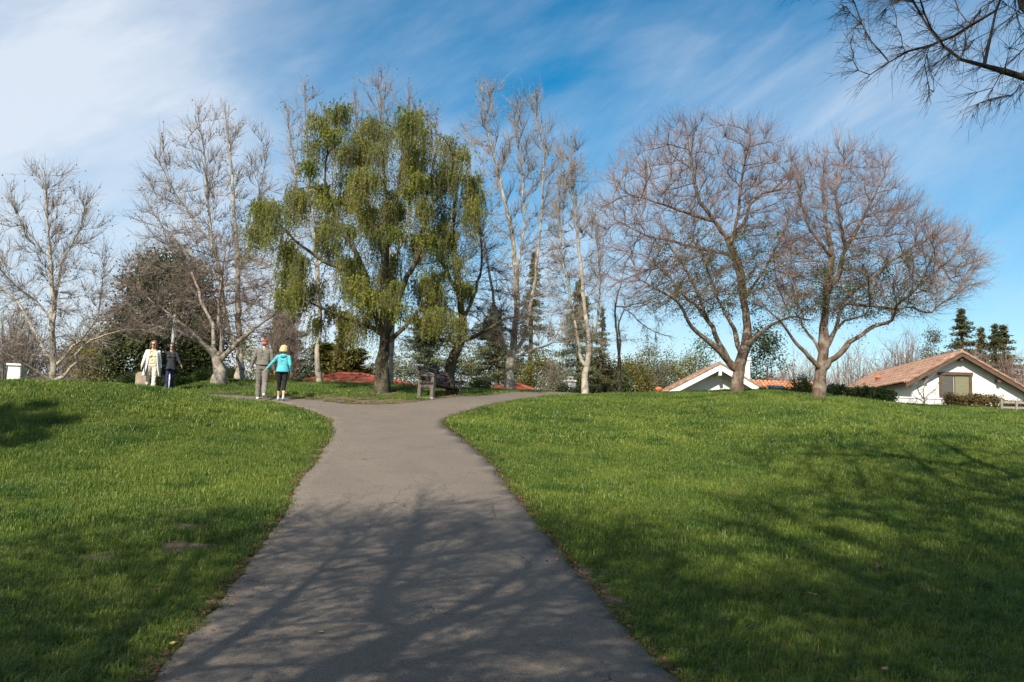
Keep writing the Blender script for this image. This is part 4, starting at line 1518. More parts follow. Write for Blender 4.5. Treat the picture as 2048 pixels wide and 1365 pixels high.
hedge('clipped_hedge', 'low clipped green hedge behind the two women and the spreading tree', (xat(300, 31.5), 31.5), (xat(480, 32), 32), .8, .62, M['hedge_leaf'], 330, 42)
hedge('clipped_hedge', 'rounded hedge end left of the stone pillar', (xat(238, 31), 31), (xat(292, 31.4), 31.4), .8, .85, M['hedge_leaf'], 130, 42)
hedge('clipped_hedge', 'dark low shrub at the lawn edge left of the hedge', (xat(195, 30), 30), (xat(232, 30.3), 30.3), .6, .45, M['oak_leaf'], 70, 40)
hedge('ground_ivy', 'low green ground cover in front of the red roof', (xat(560, 33), 33), (xat(900, 33.5), 33.5), .9, .16, M['hedge_leaf'], 330, 36)
hedge('clipped_hedge', 'low dark hedge under the white chimney at the path end', (xat(1118, 33.5), 33.5), (xat(1215, 33.5), 33.5), .7, .4, M['oak_leaf'], 130, 40)
hedge('clipped_hedge', 'low dark hedge between the two broad trunks', (xat(1530, 32), 32.5), (xat(1630, 31), 31.2), .7, .2, M['oak_leaf'], 160, 40)
hedge('clipped_hedge', 'clipped dark green hedge right of the low-limbed broad tree', (xat(1655, 30.6), 30.6), (xat(1790, 29.8), 29.8), .7, .5, M['hedge_leaf'], 240, 45)
hedge('garden_shrubs', 'reddish-green garden shrubs below the window of the tiled house', (xat(1888, 29.8), 29.8), (xat(2002, 29.2), 29.2), .7, .42, M['russet_leaf'], 200, 36)
hedge('garden_shrubs', 'brown shrubs behind the timber fence at the right edge', (xat(2004, 30.2), 30.2), (xat(2090, 29.6), 29.6), .6, .3, M['russet_leaf'], 120, 34)

# a far wood that reads as one mass
nw = 1500
wx = RNG.uniform(-260, 260, nw)
wy = RNG.uniform(150, 190, nw)
wz = RNG.uniform(0, 1, nw) * (6.0 + 3 * np.sin(wx * .11) + 2 * np.sin(wx * .37)) - 1
tag(leaf_cloud('distant_wood', np.stack([wx, wy, wz], 1), 1.6, 10, (1.2, 2.4), (.5, 1.0), M['far_leaf'], None), 'hazy far-off wood along the skyline', 'wood', kind='stuff')


# ------------------------------------------------------------------ houses
def tiled_slope(name, o, e0, e1, up, mat, parent, pitch=.27, course=.40, amp=.10, thick=.028, taper0=0.0, taper1=0.0):
    """barrel tile roof plane: eave from e0 to e1, 'up' the vector to the ridge; real corrugation and course steps"""
    e0, e1, up = Vector(e0), Vector(e1), Vector(up)
    ul, el = up.length, (e1 - e0).length
    ud, ed_ = up / ul, (e1 - e0) / el
    nrm = ed_.cross(ud).normalized()
    if nrm.z < 0:
        nrm = -nrm
    nu = max(4, int(round(el / pitch)))
    sub = 6
    nc = max(2, int(round(ul / course)))
    V, Q = [], []
    U = np.linspace(0, 1, nu * sub + 1)
    prof = amp * np.abs(np.sin(np.pi * U * nu)) ** .7
    A = np.array
    for c in range(nc):
        for j, (s, dz) in enumerate(((c / nc, thick), ((c + 1) / nc + .012, 0.0))):
            s = min(s, 1)
            lo, hi = taper0 * s, 1 - taper1 * s
            uu = lo + (hi - lo) * U
            P = A(e0)[None] + A(ed_)[None] * (uu * el)[:, None] + A(ud)[None] * (s * ul) + A(nrm)[None] * (prof + dz)[:, None]
            V.append(P)
    V = np.concatenate(V)
    W = len(U)
    k = np.arange(W - 1)
    for c in range(nc):
        b = c * 2 * W
        Q.append(np.stack([b + k, b + k + 1, b + W + k + 1, b + W + k], 1))
        if c:
            pb = b - W
            Q.append(np.stack([pb + k, pb + k + 1, b + k + 1, b + k], 1))
    ob = link(name, np_mesh(name, V, np.concatenate(Q)), mat, parent)
    ob['kind'] = 'stuff'
    return ob


def gable_house(name, label, apex_px, Y, ang, half_l, half_r, slope, depth, over, tile, fascia_m, wall_bottom, rake_n, eave_drop=.0, fascia_h=.22):
    """gable end facing the viewer; local x along the wall, local y away along the ridge"""
    ap = at(*apex_px, Y)
    o = empty(name, (ap[0], ap[1], wall_bottom), -ang, label, 'house')
    za = ap[2] - wall_bottom
    zl, zr = za - slope * half_l, za - slope * half_r
    th = .09
    # wall with gable
    wl_, wr_ = half_l - .35, half_r - .35
    zw = lambda x: za - slope * abs(x) - .14
    mb = MB()
    mb.prism([(-wl_, over, 0), (wr_, over, 0), (wr_, over, zw(wr_)), (0, over, zw(0)), (-wl_, over, zw(wl_))], (0, depth - 2 * over, 0))
    wall = mb.build('wall', M['stucco'], o)
    # roof decks and tiles
    deck = MB()
    for s_, hf in ((-1, half_l), (1, half_r)):
        zz = za - slope * hf
        deck.prism([(0, .05, za - .03), (s_ * hf, .05, zz - .03), (s_ * hf, .05, zz - .11), (0, .05, za - .11)], (0, depth - .1, 0))
    roof = deck.build('roof', M['brown_wood'], o)
    tiled_slope('roof_tiles', o, (-half_l - .06, 0.12, zl - .03), (-half_l - .06, depth, zl - .03), (half_l + .02, 0, slope * half_l + .02), tile, roof)
    tiled_slope('roof_tiles', o, (half_r + .06, 0.12, zr - .03), (half_r + .06, depth, zr - .03), (-half_r - .02, 0, slope * half_r + .02), tile, roof)
    for s_, hf in ((-1, half_l), (1, half_r)):
        a, b = Vector((0, 0, za)), Vector((s_ * (hf + .03), 0, za - slope * (hf + .03)))
        fb = MB()
        dn = Vector((0, 0, -fascia_h))
        fb.prism([a + Vector((0, 0, -.005)), b + Vector((0, 0, -.005)), b + dn, a + dn], (0, .05, 0))
        fb.build('fascia', fascia_m, o)
        n_ = max(3, int(rake_n * hf / half_l))
        for k in range(n_):
            p0 = a.lerp(b, k / n_)
            p1 = a.lerp(b, (k + 1.06) / n_)
            t = MB()
            prof = [(.0, .10), (.05, .14), (.11, .15), (.17, .12), (.20, .05)]
            vv, ff = [], []
            for e_, (pp, lift) in enumerate(((p0, .0), (p1, .025))):
                for (yy, hh) in prof:
                    vv.append(pp + Vector((0, yy - .04, hh - .06 + lift)))
                vv.append(pp + Vector((0, .16, -.02)))
                vv.append(pp + Vector((0, -.04, -.03 + lift)))
            m_ = len(prof) + 2
            for i in range(m_):
                ff.append((i, (i + 1) % m_, m_ + (i + 1) % m_, m_ + i))
            ff += [tuple(range(m_))[::-1], tuple(range(m_, 2 * m_))]
            t.add(vv, ff)
            t.build('rake_tile', tile, roof)
    rb = MB()
    for k in range(int(depth / .4)):
        rb.capsule((0, k * .4 + .1, za + .06), (0, k * .4 + .48, za + .075), .085, .075, 8)
    rb.build('ridge_tiles', tile, roof)['kind'] = 'stuff'
    return o, za


# right house, clay tiles
HB = 1.9
h1, za = gable_house('tiled_house', 'white stucco house with clay tile gable roof at the right edge', (1925, 704), 37.0, R(10), 2.45, 4.6, .61, 15.0, .45, M['tile_clay'], M['brown_wood'], HB, 8)
wy = .45
# window in the gable wall: pixel box (1878..1942, 748..794)
sc1 = 37.6 / F


def loc_h1(px, py):
    """point on the gable wall plane seen at this pixel, in house coordinates"""
    mi = Matrix.Translation(h1.location) @ Matrix.Rotation(-R(10), 4, 'Z')
    mi = mi.inverted()
    d = Vector(ray(px, py))
    cl, dl_ = mi @ Vector(CAM), mi.to_3x3() @ d
    t = (wy - cl.y) / dl_.y
    return cl + dl_ * t


a_, b_ = loc_h1(1880, 748), loc_h1(1941, 795)
x0, x1, z1, z0 = a_.x, b_.x, a_.z, b_.z
win = MB()
fw = .12
win.box(((x0 + x1) / 2, wy - .04, z1 + .02), (x1 - x0 + .2, .12, fw + .02)).box(((x0 + x1) / 2, wy - .04, z0 - .02), (x1 - x0 + .1, .12, fw + .02))
win.box((x0, wy - .035, (z0 + z1) / 2), (fw, .10, z1 - z0 - .14)).box((x1, wy - .035, (z0 + z1) / 2), (fw, .10, z1 - z0 - .14))
win.box(((x0 * .52 + x1 * .48), wy - .03, (z0 + z1) / 2), (.05, .06, z1 - z0 - .14))
wo = win.build('window', M['brown_wood'], h1)
xm = x0 * .52 + x1 * .48
MB().box(((x0 + xm) / 2, wy - .015, (z0 + z1) / 2), (xm - x0 - .1, .02, z1 - z0 - .12)).build('pane', M['pane_screen'], wo)
MB().box(((x1 + xm) / 2, wy - .015, (z0 + z1) / 2), (x1 - xm - .1, .02, z1 - z0 - .12)).build('pane', M['pane_blind'], wo)
for xx in (0, -1.55, 1.6, 3.2):
    zz = za - .61 * abs(xx) - .32
    MB().box((xx, wy / 2 + .06, zz), (.13, wy + .02 - .12, .17)).build('beam_end', M['brown_wood'], h1)
# side wing with a deep shaded eave along the left
sw = MB()
sw.box((-1.75, 5.5, .6), (.5, 7.0, 1.2))
sw.build('wing_wall', M['stucco'], h1)
MB().box((-2.13, 3.2, 1.1), (.06, 1.0, 1.9)).build('door', M['brown_wood'], h1)
# vents on the roof
MB().lathe((-1.55, 8.2, za - .61 * 1.55 - .1), [(.14, 0), (.14, .28), (.18, .3), (.16, .42), (.05, .46)], 12).build('vent_pipe', M['pot'], h1, True)
gw = empty('garden_wall', (xat(1838, 32.5), 32.5, at(1838, 795, 32.5)[2] - .84), R(-3), 'low white garden wall in front of the tiled house', 'wall')
MB().box((0, 0, .35), (1.95, .2, .86)).build('wall', M['stucco'], gw)
MB().box((0, 0, .81), (2.0, .26, .06)).build('coping', M['white_paint'], gw)

# middle house, white fascia, half hidden by the crest
h2, zb = gable_house('gabled_house', 'white gabled house with red tile edges behind the left broad tree', (1441, 728), 43.0, R(4), 3.35, 3.1, .56, 7.0, .8, M['tile_clay'], M['white_paint'], .4, 10, fascia_h=.34)
MB().box((0, .42, zb - .48), (.16, .8, .3)).build('beam_end', M['white_paint'], h2)
ch = MB()
ch.box((1.72, 2.4, zb - .65), (.62, .75, 2.2)).box((1.72, 2.4, zb + .49), (.74, .87, .09)).box((1.72, 2.4, zb + .57), (.66, .79, .07))
ch.build('chimney', M['stucco'], h2)
vp = at(1324, 783, 42)
MB().lathe((-3.15, 1.2, zb - 1.86), [(.15, 0), (.15, .35), (.19, .38), (.19, .5), (.06, .56)], 12).build('vent_pipe', M['pot'], h2, True)
# orange wing with a skylight
ow = empty('orange_roofed_wing', (at(1575, 790, 47)[0], 47, .4), R(-3), 'low orange tiled roof with skylight between the two broad trunks', 'house')
oz = at(1575, 780, 47)[2] - .4
orf = MB().prism([(-2.4, 0, oz - .45), (2.2, 0, oz - .45), (2.2, 2.3, oz + .55), (-2.4, 2.3, oz + .55)], (0, .05, -.12)).build('roof', M['tile_orange'], ow)
tiled_slope('roof_tiles', ow, (-2.45, -.05, oz - .42), (2.25, -.05, oz - .42), (0, 2.35, 1.02), M['tile_orange'], orf, pitch=.24, course=.36)
MB().box((0, 2.3, (oz - .5) / 2), (4.2, 3.4, oz - .5)).build('wall', M['stucco'], ow)
MB().box((-.35, 1.0, oz + .12), (.95, .7, .12), rx=.41).build('skylight', M['skylight'], ow)


def hip_roof(name, label, pk0, pk1, ex0, ex1, py_e, Y, depth, mat, rows, wall_z=.5):
    """hip roof seen from below its eave: ridge between two pixels, eaves between two pixels"""
    r0_, r1_ = at(*pk0, Y + depth), at(*pk1, Y + depth)
    e0, e1 = at(ex0, py_e, Y), at(ex1, py_e, Y)
    ze = min(e0[2], e1[2])
    e0[2] = e1[2] = ze
    rz_ = (r0_[2] + r1_[2]) / 2
    r0_[2] = r1_[2] = rz_
    o = empty(name, ((e0[0] + e1[0]) / 2, Y + depth, wall_z), 0, label, 'house')
    L0 = np.array(o.location)
    b0, b1 = e0.copy(), e1.copy()
    b0[1] = b1[1] = Y + 2 * depth
    V, Q = [], []
    corners = [e0, e1, b1, b0]
    tops = [r0_, r1_, r1_, r0_]
    for k in range(4):                      # each hip face in stepped courses with ragged lower edges
        a, b, c_, d_ = corners[k], corners[(k + 1) % 4], tops[(k + 1) % 4], tops[k]
        nrm = np.cross(b - a, d_ - a)
        if np.linalg.norm(nrm) < 1e-6:
            nrm = np.cross(b - a, c_ - a)
        nrm = nrm / np.linalg.norm(nrm)
        nc = max(8, int(np.linalg.norm(b - a) / .33))
        u = np.linspace(0, 1, nc + 1)[:, None]
        for i in range(rows):
            s0, s1 = i / rows, min(1, (i + 1) / rows + .01)
            jag = RNG.uniform(-.012, .012, (nc + 1, 1)) + (np.arange(nc + 1) % 2 * .014)[:, None]
            lo = (a + (d_ - a) * s0) * (1 - u) + (b + (c_ - b) * s0) * u + nrm * (.055 + jag)
            hi = (a + (d_ - a) * s1) * (1 - u) + (b + (c_ - b) * s1) * u + nrm * .008
            bl = (a + (d_ - a) * s0) * (1 - u) + (b + (c_ - b) * s0) * u - nrm * .01
            base = len(V) and sum(len(x) for x in V)
            V += [bl, lo, hi]
            w_ = nc + 1
            kk = np.arange(nc)
            Q.append(np.stack([base + kk, base + kk + 1, base + w_ + kk + 1, base + w_ + kk], 1))
            Q.append(np.stack([base + w_ + kk, base + w_ + kk + 1, base + 2 * w_ + kk + 1, base + 2 * w_ + kk], 1))
    link('roof', np_mesh('roof', np.concatenate(V) - L0, np.concatenate(Q)), mat, o)
    hp = MB()
    for c_, t_ in zip(corners, tops):
        a, b = Vector(c_ - L0), Vector(t_ - L0)
        for k in range(9):
            hp.capsule(a.lerp(b, k / 9) + Vector((0, 0, .05)), a.lerp(b, (k + 1.1) / 9) + Vector((0, 0, .06)), .10, .085, 6)
    hp.capsule(Vector(r0_ - L0) + Vector((0, 0, .05)), Vector(r1_ - L0) + Vector((0, 0, .05)), .1, .1, 6)
    hp.build('hip_tiles', mat, o)['kind'] = 'stuff'
    hw = (e1[0] - e0[0]) / 2 - .5
    MB().box((0, 0, (ze - wall_z) / 2 - .05), (2 * hw, 2 * depth - 1.0, ze - wall_z)).build('wall', M['stucco'], o)
    return o


hip_roof('red_roofed_house', 'long low red tiled roof showing behind the couple and the bench', (680, 750), (725, 751), 425, 1060, 797, 37, 4.5, M['tile_red'], 17)
hip_roof('red_roofed_house', 'small red hip roof between the bench and the forked sycamore', (1022, 771), (1036, 771), 930, 1125, 795, 38.5, 3.0, M['tile_red'], 10)
hip_roof('dark_roofed_house', 'low dark shingle roof at the far left behind the sycamore', (90, 752), (170, 754), -30, 300, 775, 40, 4, M['tile_dark'], 10)


def chimney(name, label, px, py0, py1, pw, Y, zb_, cap):
    c = at(px, py0, Y)
    w_ = pw / F * Y
    o = empty(name, (c[0], Y, zb_), R(8), label, 'chimney')
    H = c[2] - zb_
    mb = MB()
    mb.prism([(-w_ / 2 - .05, -w_ / 2, 0), (w_ / 2 + .05, -w_ / 2, 0), (w_ / 2 - .01, -w_ / 2, H), (-w_ / 2 + .03, -w_ / 2, H)], (0, w_, 0))
    mb.build('stack', M['stucco'], o)
    k_ = int(1.4 / .1)
    for k in range(k_):                    # stepped brick corner
        MB().box((w_ / 2 + .035 - .04 * (H - .1 - k * .1) / H, 0, H - .1 - k * .1), (.05, w_ * .9, .055)).build('corner_brick', M['stucco'], o)
    MB().box((0, 0, H + .04), (w_ + .08, w_ + .14, .08)).build('coping', M['white_paint'], o)
    cp = MB()
    if cap == 'pot':
        cp.box((.05, 0, H + .13), (w_ * .6, w_ * .6, .1)).box((.05, 0, H + .2), (w_ * .75, w_ * .75, .05))
        cp.build('cap', M['brown_wood'], o)
    else:
        for sx in (-1, 1):
            cp.box((sx * w_ * .2, 0, H + .14), (.05, w_ * .5, .13))
        cp.box((0, 0, H + .23), (w_ * .62, w_ * .62, .06))
        cp.build('cap', M['concrete'], o)
    return o


chimney('white_chimney', 'white stepped chimney at the far left edge', 34, 732, 775, 24, 34, .5, 'pot')
chimney('white_chimney', 'small white capped chimney beyond the end of the right path', 1140, 764, 785, 18, 40, 1.0, 'slab')

# timber fence at the right edge
fz = empty('timber_fence', (xat(2025, 27.6), 27.6, Tz(xat(2025, 27.6), 27.6)), R(-4), 'low grey post and rail fence at the right picture edge', 'fence')
for x_ in (-.38, .12, .95):
    MB().box((x_, 0, .14), (.06, .06, .42)).build('post', M['grey_wood'], fz)
for z_ in (.12, .30):
    MB().bar((-.34, .045, z_), (1.3, .045, z_ + .01), .03, .07).build('rail', M['grey_wood'], fz)

# bare trained shrub against the garden wall
bare_tree('wall_shrub', 'leafless twisted shrub in front of the white garden wall', (1850, 809), 31.4, [
    ([(1852, 812), (1848, 795), (1846, 785)], .03, .02, 0), ([(1848, 800), (1838, 785), (1832, 768), (1845, 752)], .022, .008, .1),
    ([(1849, 798), (1862, 785), (1872, 778), (1880, 760)], .02, .008, -.1), ([(1846, 785), (1850, 765), (1868, 750), (1876, 740)], .02, .008, .1),
    ([(1851, 806), (1830, 795), (1822, 780)], .018, .007, -.1)],
    [(738, 1850, 1885), (755, 1825, 1895), (775, 1815, 1895), (795, 1822, 1880)], 110, M['bark_grey'], M['twig_brown'], .032, None, r_tip=.005, step=.09, twigs=170, tl=(.08, .2), tr=.0035, up=.1, kill=.12, thick=.012, cat='shrub')

# ------------------------------------------------------------------ bench, pillar, lamp post
bp = ground(832, 797)
bl_, bd_ = 1.75, .56
be = empty('park_bench', (bp[0], bp[1] + .25, Tz(bp[0], bp[1] + .25)), 0, 'weathered dark timber park bench behind the weeping trunk', 'bench')
be.rotation_euler = (0, 0, R(66))
# local x = along the bench (away from the viewer), local -y = the open front (faces right)
be.rotation_euler = (0, R(3.5), R(62))
for x_ in (.1, bl_ - .1):
    MB().box((x_, -.48, .24), (.11, .11, .60)).build('leg', M['bench_post'], be)
    MB().box((x_, -.02, .24), (.11, .11, .60)).build('leg', M['bench_post'], be)
    MB().bar((x_, -.03, .5), (x_, .16, .98), .10, .09, (1, 0, 0)).build('back_post', M['bench_wood'], be)
    MB().box((x_, -.24, .36), (.10, .52, .12)).build('seat_bearer', M['bench_wood'], be)
    MB().box((x_, -.25, .68), (.13, .60, .055)).build('armrest', M['bench_wood'], be)
    MB().box((x_, -.48, .6), (.09, .09, .15)).build('arm_post', M['bench_post'], be)
for k in range(4):
    MB().box((bl_ / 2, -.46 + k * .125, .455), (bl_, .105, .05)).build('seat_slat', M['bench_wood'], be)
for k in range(3):
    t = .22 + k * .30
    MB().box((bl_ / 2, -.07 + .19 * t, .52 + .48 * t), (bl_, .04, .115), rx=-R(20)).build('back_slat', M['bench_wood'], be)
MB().box((bl_ / 2, -.25, -.02), (bl_ + .1, .7, .06)).build('footing', M['concrete'], be)

sp = at(283, 776, 28.2)
sz = Tz(sp[0], 28.2)
so = empty('stone_pillar', (sp[0], 28.2, sz), R(15), 'squat beige stone pillar behind the woman in white', 'pillar')
bmx = bmesh.new()
bmesh.ops.create_cube(bmx, size=1)
bmesh.ops.scale(bmx, vec=(.42, .36, .95), verts=bmx.verts)
bmesh.ops.bevel(bmx, geom=bmx.edges[:], offset=.06, segments=3, affect='EDGES')
bmesh.ops.subdivide_edges(bmx, edges=bmx.edges[:], cuts=1)
for v in bmx.verts:
    v.co += Vector(RNG.normal(0, .006, 3))
    v.co.z += .40
me = bpy.data.meshes.new('pillar_stone')
bmx.to_mesh(me)
bmx.free()
link('pillar_stone', me, M['stone'], so)

lp = at(338, 776, 28.0)
lo_ = empty('metal_post', (lp[0], 28.0, Tz(lp[0], 28)), 0, 'weathered green metal post behind the woman in black', 'post')
MB().lathe((0, 0, -.1), [(.10, 0), (.10, .55), (.085, .62), (.07, .7)], 14).build('base', M['white_paint'], lo_, True)
MB().lathe((0, 0, .55), [(.062, 0), (.056, 1.2), (.052, 2.05)], 14).build('pole', M['pole_green'], lo_, True)
MB().lathe((0, 0, 2.6), [(.065, 0), (.065, .04), (.04, .09), (.01, .11)], 14).build('pole_cap', M['pole_green'], lo_, True)


# ------------------------------------------------------------------ people
def fabric(name, a, b, rough=.85):
    return surf(name, a, b, 14, rough, (1, 1, 1), .35, 40, dist=.008)


PM = {'skin': surf('skin', (.50, .30, .21), (.56, .35, .25), 8, .55, bump=0), 'skin_pale': surf('skin_pale', (.60, .40, .30), (.66, .46, .35), 8, .55, bump=0),
      'jacket': fabric('jacket', (.145, .135, .115), (.19, .178, .152)), 'trousers': fabric('trousers', (.17, .158, .138), (.22, .205, .18)),
      'shoe_white': surf('shoe_white', (.62, .62, .62), (.74, .74, .74), 20, .6, bump=.2), 'red_cap': fabric('red_cap', (.36, .03, .028), (.44, .05, .042)),
      'teal': fabric('teal', (.08, .40, .46), (.12, .50, .56)), 'black': fabric('black', (.010, .010, .012), (.02, .02, .022)),
      'charcoal': fabric('charcoal', (.018, .019, .023), (.04, .042, .05)), 'jeans': fabric('jeans', (.012, .026, .075), (.025, .05, .13)),
      'shoe_blue': surf('shoe_blue', (.22, .34, .42), (.65, .68, .70), 18, .6, bump=.2), 'white_knit': fabric('white_knit', (.74, .72, .69), (.80, .78, .75)),
      'cream': fabric('cream', (.66, .58, .36), (.72, .64, .42)), 'cream_trouser': fabric('cream_trouser', (.58, .52, .42), (.66, .60, .50)),
      'blonde': surf('blonde', (.55, .38, .16), (.72, .55, .30), 25, .6, (1, 1, .3), .5, 60), 'brown_hair': surf('brown_hair', (.14, .07, .04), (.26, .14, .08), 25, .5, (1, 1, .3), .5, 60),
      'dark_hair': surf('dark_hair', (.03, .018, .014), (.07, .04, .03), 25, .5, (1, 1, .3), .5, 60), 'grey_hair': surf('grey_hair', (.2, .17, .15), (.3, .27, .24), 25, .6, bump=.2),
      'glasses': glass_mat('glasses', (.012, .009, .008), .1), 'leather': surf('leather', (.12, .045, .03), (.18, .07, .045), 9, .5)}
PM['eye'] = glass_mat('eye', (.02, .015, .012), .2)


def rot2(v, ang, ax):
    return Matrix.Rotation(ang, 3, ax) @ Vector(v)


def person(label, loc, heading, h, sh, legs, arms, cols, torso, flare=1.0, bulk=1.0, calf_skin=False, head_turn=0.0, sex='w'):
    """one continuous skinned figure; forward = local +y.
    legs: per side (thigh forward angle, knee bend); arms: per side (out, forward, elbow bend, elbow out)"""
    k = h / 1.75
    caps = []                                            # (label, p0, p1, r0, r1)

    def cap(lb, a, b, r0, r1):
        caps.append((lb, Vector(a), Vector(b), r0, r1))

    hipz = .90 * k
    ankles = []
    for s, (th, kb) in zip((-1, 1), legs):
        hip = Vector((s * .088 * k, 0, hipz))
        kn = hip + rot2((0, 0, -.43 * k), th, 'X')
        an = kn + rot2((0, 0, -.41 * k), th - kb, 'X')
        lb = 'leg'
        cap(lb, hip, kn, .092 * k * bulk, .066 * k * bulk)
        if calf_skin:
            mid_ = kn.lerp(an, .42)
            cap(lb, kn, mid_, .060 * k, .056 * k)
            cap('calf', mid_, an, .050 * k, .034 * k)
        else:
            cap(lb, kn, an + Vector((0, 0, .03)), .064 * k * bulk, .052 * k * flare)
        fp = (th - kb) * .75
        toe = an + rot2((0, .165 * k, -.045 * k), fp, 'X')
        heel = an + rot2((0, -.045 * k, -.05 * k), fp, 'X')
        cap('shoe', heel, toe, .042 * k, .036 * k)
        cap('shoe', heel, an, .042 * k, .042 * k)
        ankles.append(min(heel.z - .042 * k, toe.z - .036 * k))
    tw = sh / .2
    cap('pelvis', (-.07 * k, 0, .93 * k), (.07 * k, 0, .93 * k), .105 * k * bulk, .105 * k * bulk)
    cap('torso', (-.055 * k, 0, 1.02 * k), (.055 * k, 0, 1.02 * k), .105 * k * bulk, .105 * k * bulk)
    cap('torso', (-.06 * k * tw, 0, 1.15 * k), (.06 * k * tw, 0, 1.15 * k), .10 * k * bulk, .10 * k * bulk)
    cap('torso', (-.085 * k * tw, .005, 1.29 * k), (.085 * k * tw, .005, 1.29 * k), .108 * k, .108 * k)
    cap('torso', (-.12 * k * tw, -.005, 1.395 * k), (.12 * k * tw, -.005, 1.385 * k), .074 * k, .074 * k)
    for s in (-1, 1):
        cap('torso', (s * .03 * k, -.01, 1.455 * k), (s * sh * .8 * k, -.008, 1.40 * k), .05 * k, .06 * k)
    for s in (-1, 1):
        cap('torso', (s * .065 * k * tw, 0, 1.0 * k), (s * .09 * k * tw, 0, 1.36 * k), .104 * k * bulk, .100 * k * (bulk + 1) / 2)
    if sex == 'w':
        for s in (-1, 1):
            cap('torso', (s * .075 * k, .06 * k, 1.27 * k), (s * .075 * k, .075 * k, 1.26 * k), .062 * k, .055 * k)
    cap('neck', (0, -.01, 1.42 * k), (0, .012, 1.54 * k), .058 * k, .05 * k)
    hm = Matrix.Rotation(head_turn, 3, 'Z')
    hc = Vector((0, .02, 1.635 * k))

    def H(p):
        return hc + hm @ (Vector(p) * k)

    cap('head', H((0, -.02, .03)), H((0, .015, .03)), .083 * k, .08 * k)
    cap('head', H((0, .03, -.02)), H((0, .045, -.075)), .064 * k, .042 * k)
    cap('head', H((0, .098, .0)), H((0, .112, -.028)), .010 * k, .014 * k)      # nose
    cap('head', H((-.02, .088, -.062)), H((.02, .088, -.062)), .010 * k, .010 * k)     # lips
    for s in (-1, 1):
        cap('head', H((s * .08, -.005, .012)), H((s * .082, -.008, -.022)), .014 * k, .011 * k)   # ears
    for s, (out, fwd, eb, eo) in zip((-1, 1), arms):
        sho = Vector((s * sh * k, -.005, 1.40 * k))
        up_ = rot2(rot2((0, 0, -.29 * k), fwd, 'X'), -s * out, 'Y')
        el = sho + up_
        fo = rot2(rot2((0, 0, -.25 * k), fwd + eb, 'X'), -s * (out + eo), 'Y')
        wr = el + fo
        cap('sleeve', Vector((s * sh * .82 * k, -.005, 1.395 * k)), sho, .066 * k, .064 * k)
        cap('sleeve', sho, el, .060 * k * bulk, .048 * k * bulk)
        cap('sleeve', el, wr - fo * .08, .047 * k * bulk, .038 * k * bulk)
        fd = fo.normalized()
        side = Vector((0, 1, 0)) - fd * fd.y
        side.normalize()                                # across the palm, thumb side forward
        pn = fd.cross(side)
        if pn.x * s > 0:
            pn = -pn                                    # palm faces the body
        cap('hand', wr, wr + fd * .03 * k, .024 * k, .026 * k)
        for e in (-.022, 0.0, .022):
            cap('hand', wr + fd * .02 * k + side * e * k, wr + fd * .085 * k + side * e * k, .015 * k, .015 * k)
        for e, L_ in ((-.031, .055), (-.0105, .07), (.0105, .075), (.031, .066)):
            p0 = wr + fd * .088 * k + side * e * k
            p1 = p0 + (fd * .9 + pn * .25).normalized() * L_ * .5 * k
            p2 = p1 + (fd * .7 + pn * .7).normalized() * L_ * .5 * k
            cap('hand', p0, p1, .0095 * k, .009 * k)
            cap('hand', p1, p2, .009 * k, .0075 * k)
        p0 = wr + fd * .03 * k + side * .03 * k
        p1 = p0 + (fd * .6 + side * .7 + pn * .3).normalized() * .042 * k
        p2 = p1 + (fd * .9 + side * .15 + pn * .4).normalized() * .035 * k
        cap('hand', p0, p1, .013 * k, .0105 * k)
        cap('hand', p1, p2, .0105 * k, .009 * k)
    mb = MB()
    for lb, a, b, r0, r1 in caps:
        mb.capsule(a, b, r0, r1, 12)
    tmp = bpy.data.objects.new('body_source', mb.mesh('body_source'))
    C.objects.link(tmp)
    rm = tmp.modifiers.new('remesh', 'REMESH')
    rm.mode = 'VOXEL'
    rm.voxel_size = .0075
    sm = tmp.modifiers.new('smooth', 'SMOOTH')
    sm.factor = .5
    sm.iterations = 6
    dc = tmp.modifiers.new('decimate', 'DECIMATE')
    dc.ratio = .35
    dg = bpy.context.evaluated_depsgraph_get()
    me_ = bpy.data.meshes.new_from_object(tmp.evaluated_get(dg))
    bpy.data.objects.remove(tmp)
    me_.name = 'body'
    names = list(cols.keys())
    me_.materials.clear()
    for nm in names:
        me_.materials.append(PM[cols[nm]])
    n_ = len(me_.polygons)
    cen = np.zeros(n_ * 3, np.float32)
    me_.polygons.foreach_get('center', cen)
    cen = cen.reshape(-1, 3)
    best = np.full(n_, 1e9)
    lab = np.zeros(n_, np.int32)
    for lb, a, b, r0, r1 in caps:
        A, B = np.array(a), np.array(b)
        ab = B - A
        L2 = max(ab @ ab, 1e-9)
        t = np.clip((cen - A) @ ab / L2, 0, 1)
        d = np.linalg.norm(cen - A - t[:, None] * ab, axis=1) - (r0 + (r1 - r0) * t)
        m_ = d < best
        best[m_] = d[m_]
        lab[m_] = names.index(lb)
    # neckline: skin above the collar
    me_.polygons.foreach_set('material_index', lab)
    me_.polygons.foreach_set('use_smooth', np.full(n_, True))
    dz = -min(ankles)
    root = empty('person', (loc[0], loc[1], loc[2]), heading, label, 'person', 'people walking on the path')
    nv = len(me_.vertices)                              # cloth creases
    co = np.zeros(nv * 3, np.float32)
    no = np.zeros(nv * 3, np.float32)
    me_.vertices.foreach_get('co', co)
    me_.vertices.foreach_get('normal', no)
    co, no = co.reshape(-1, 3), no.reshape(-1, 3)
    zz = co[:, 2] / k
    am = S(.10, .2, zz) * (1 - S(1.34, 1.42, zz)) * (np.abs(co[:, 0]) < .30)
    wv = np.sin(44 * zz + 22 * co[:, 0] + 2 * np.sin(15 * co[:, 0] + 9 * co[:, 1])) * np.sin(17 * zz - 26 * co[:, 0] + 1.3)
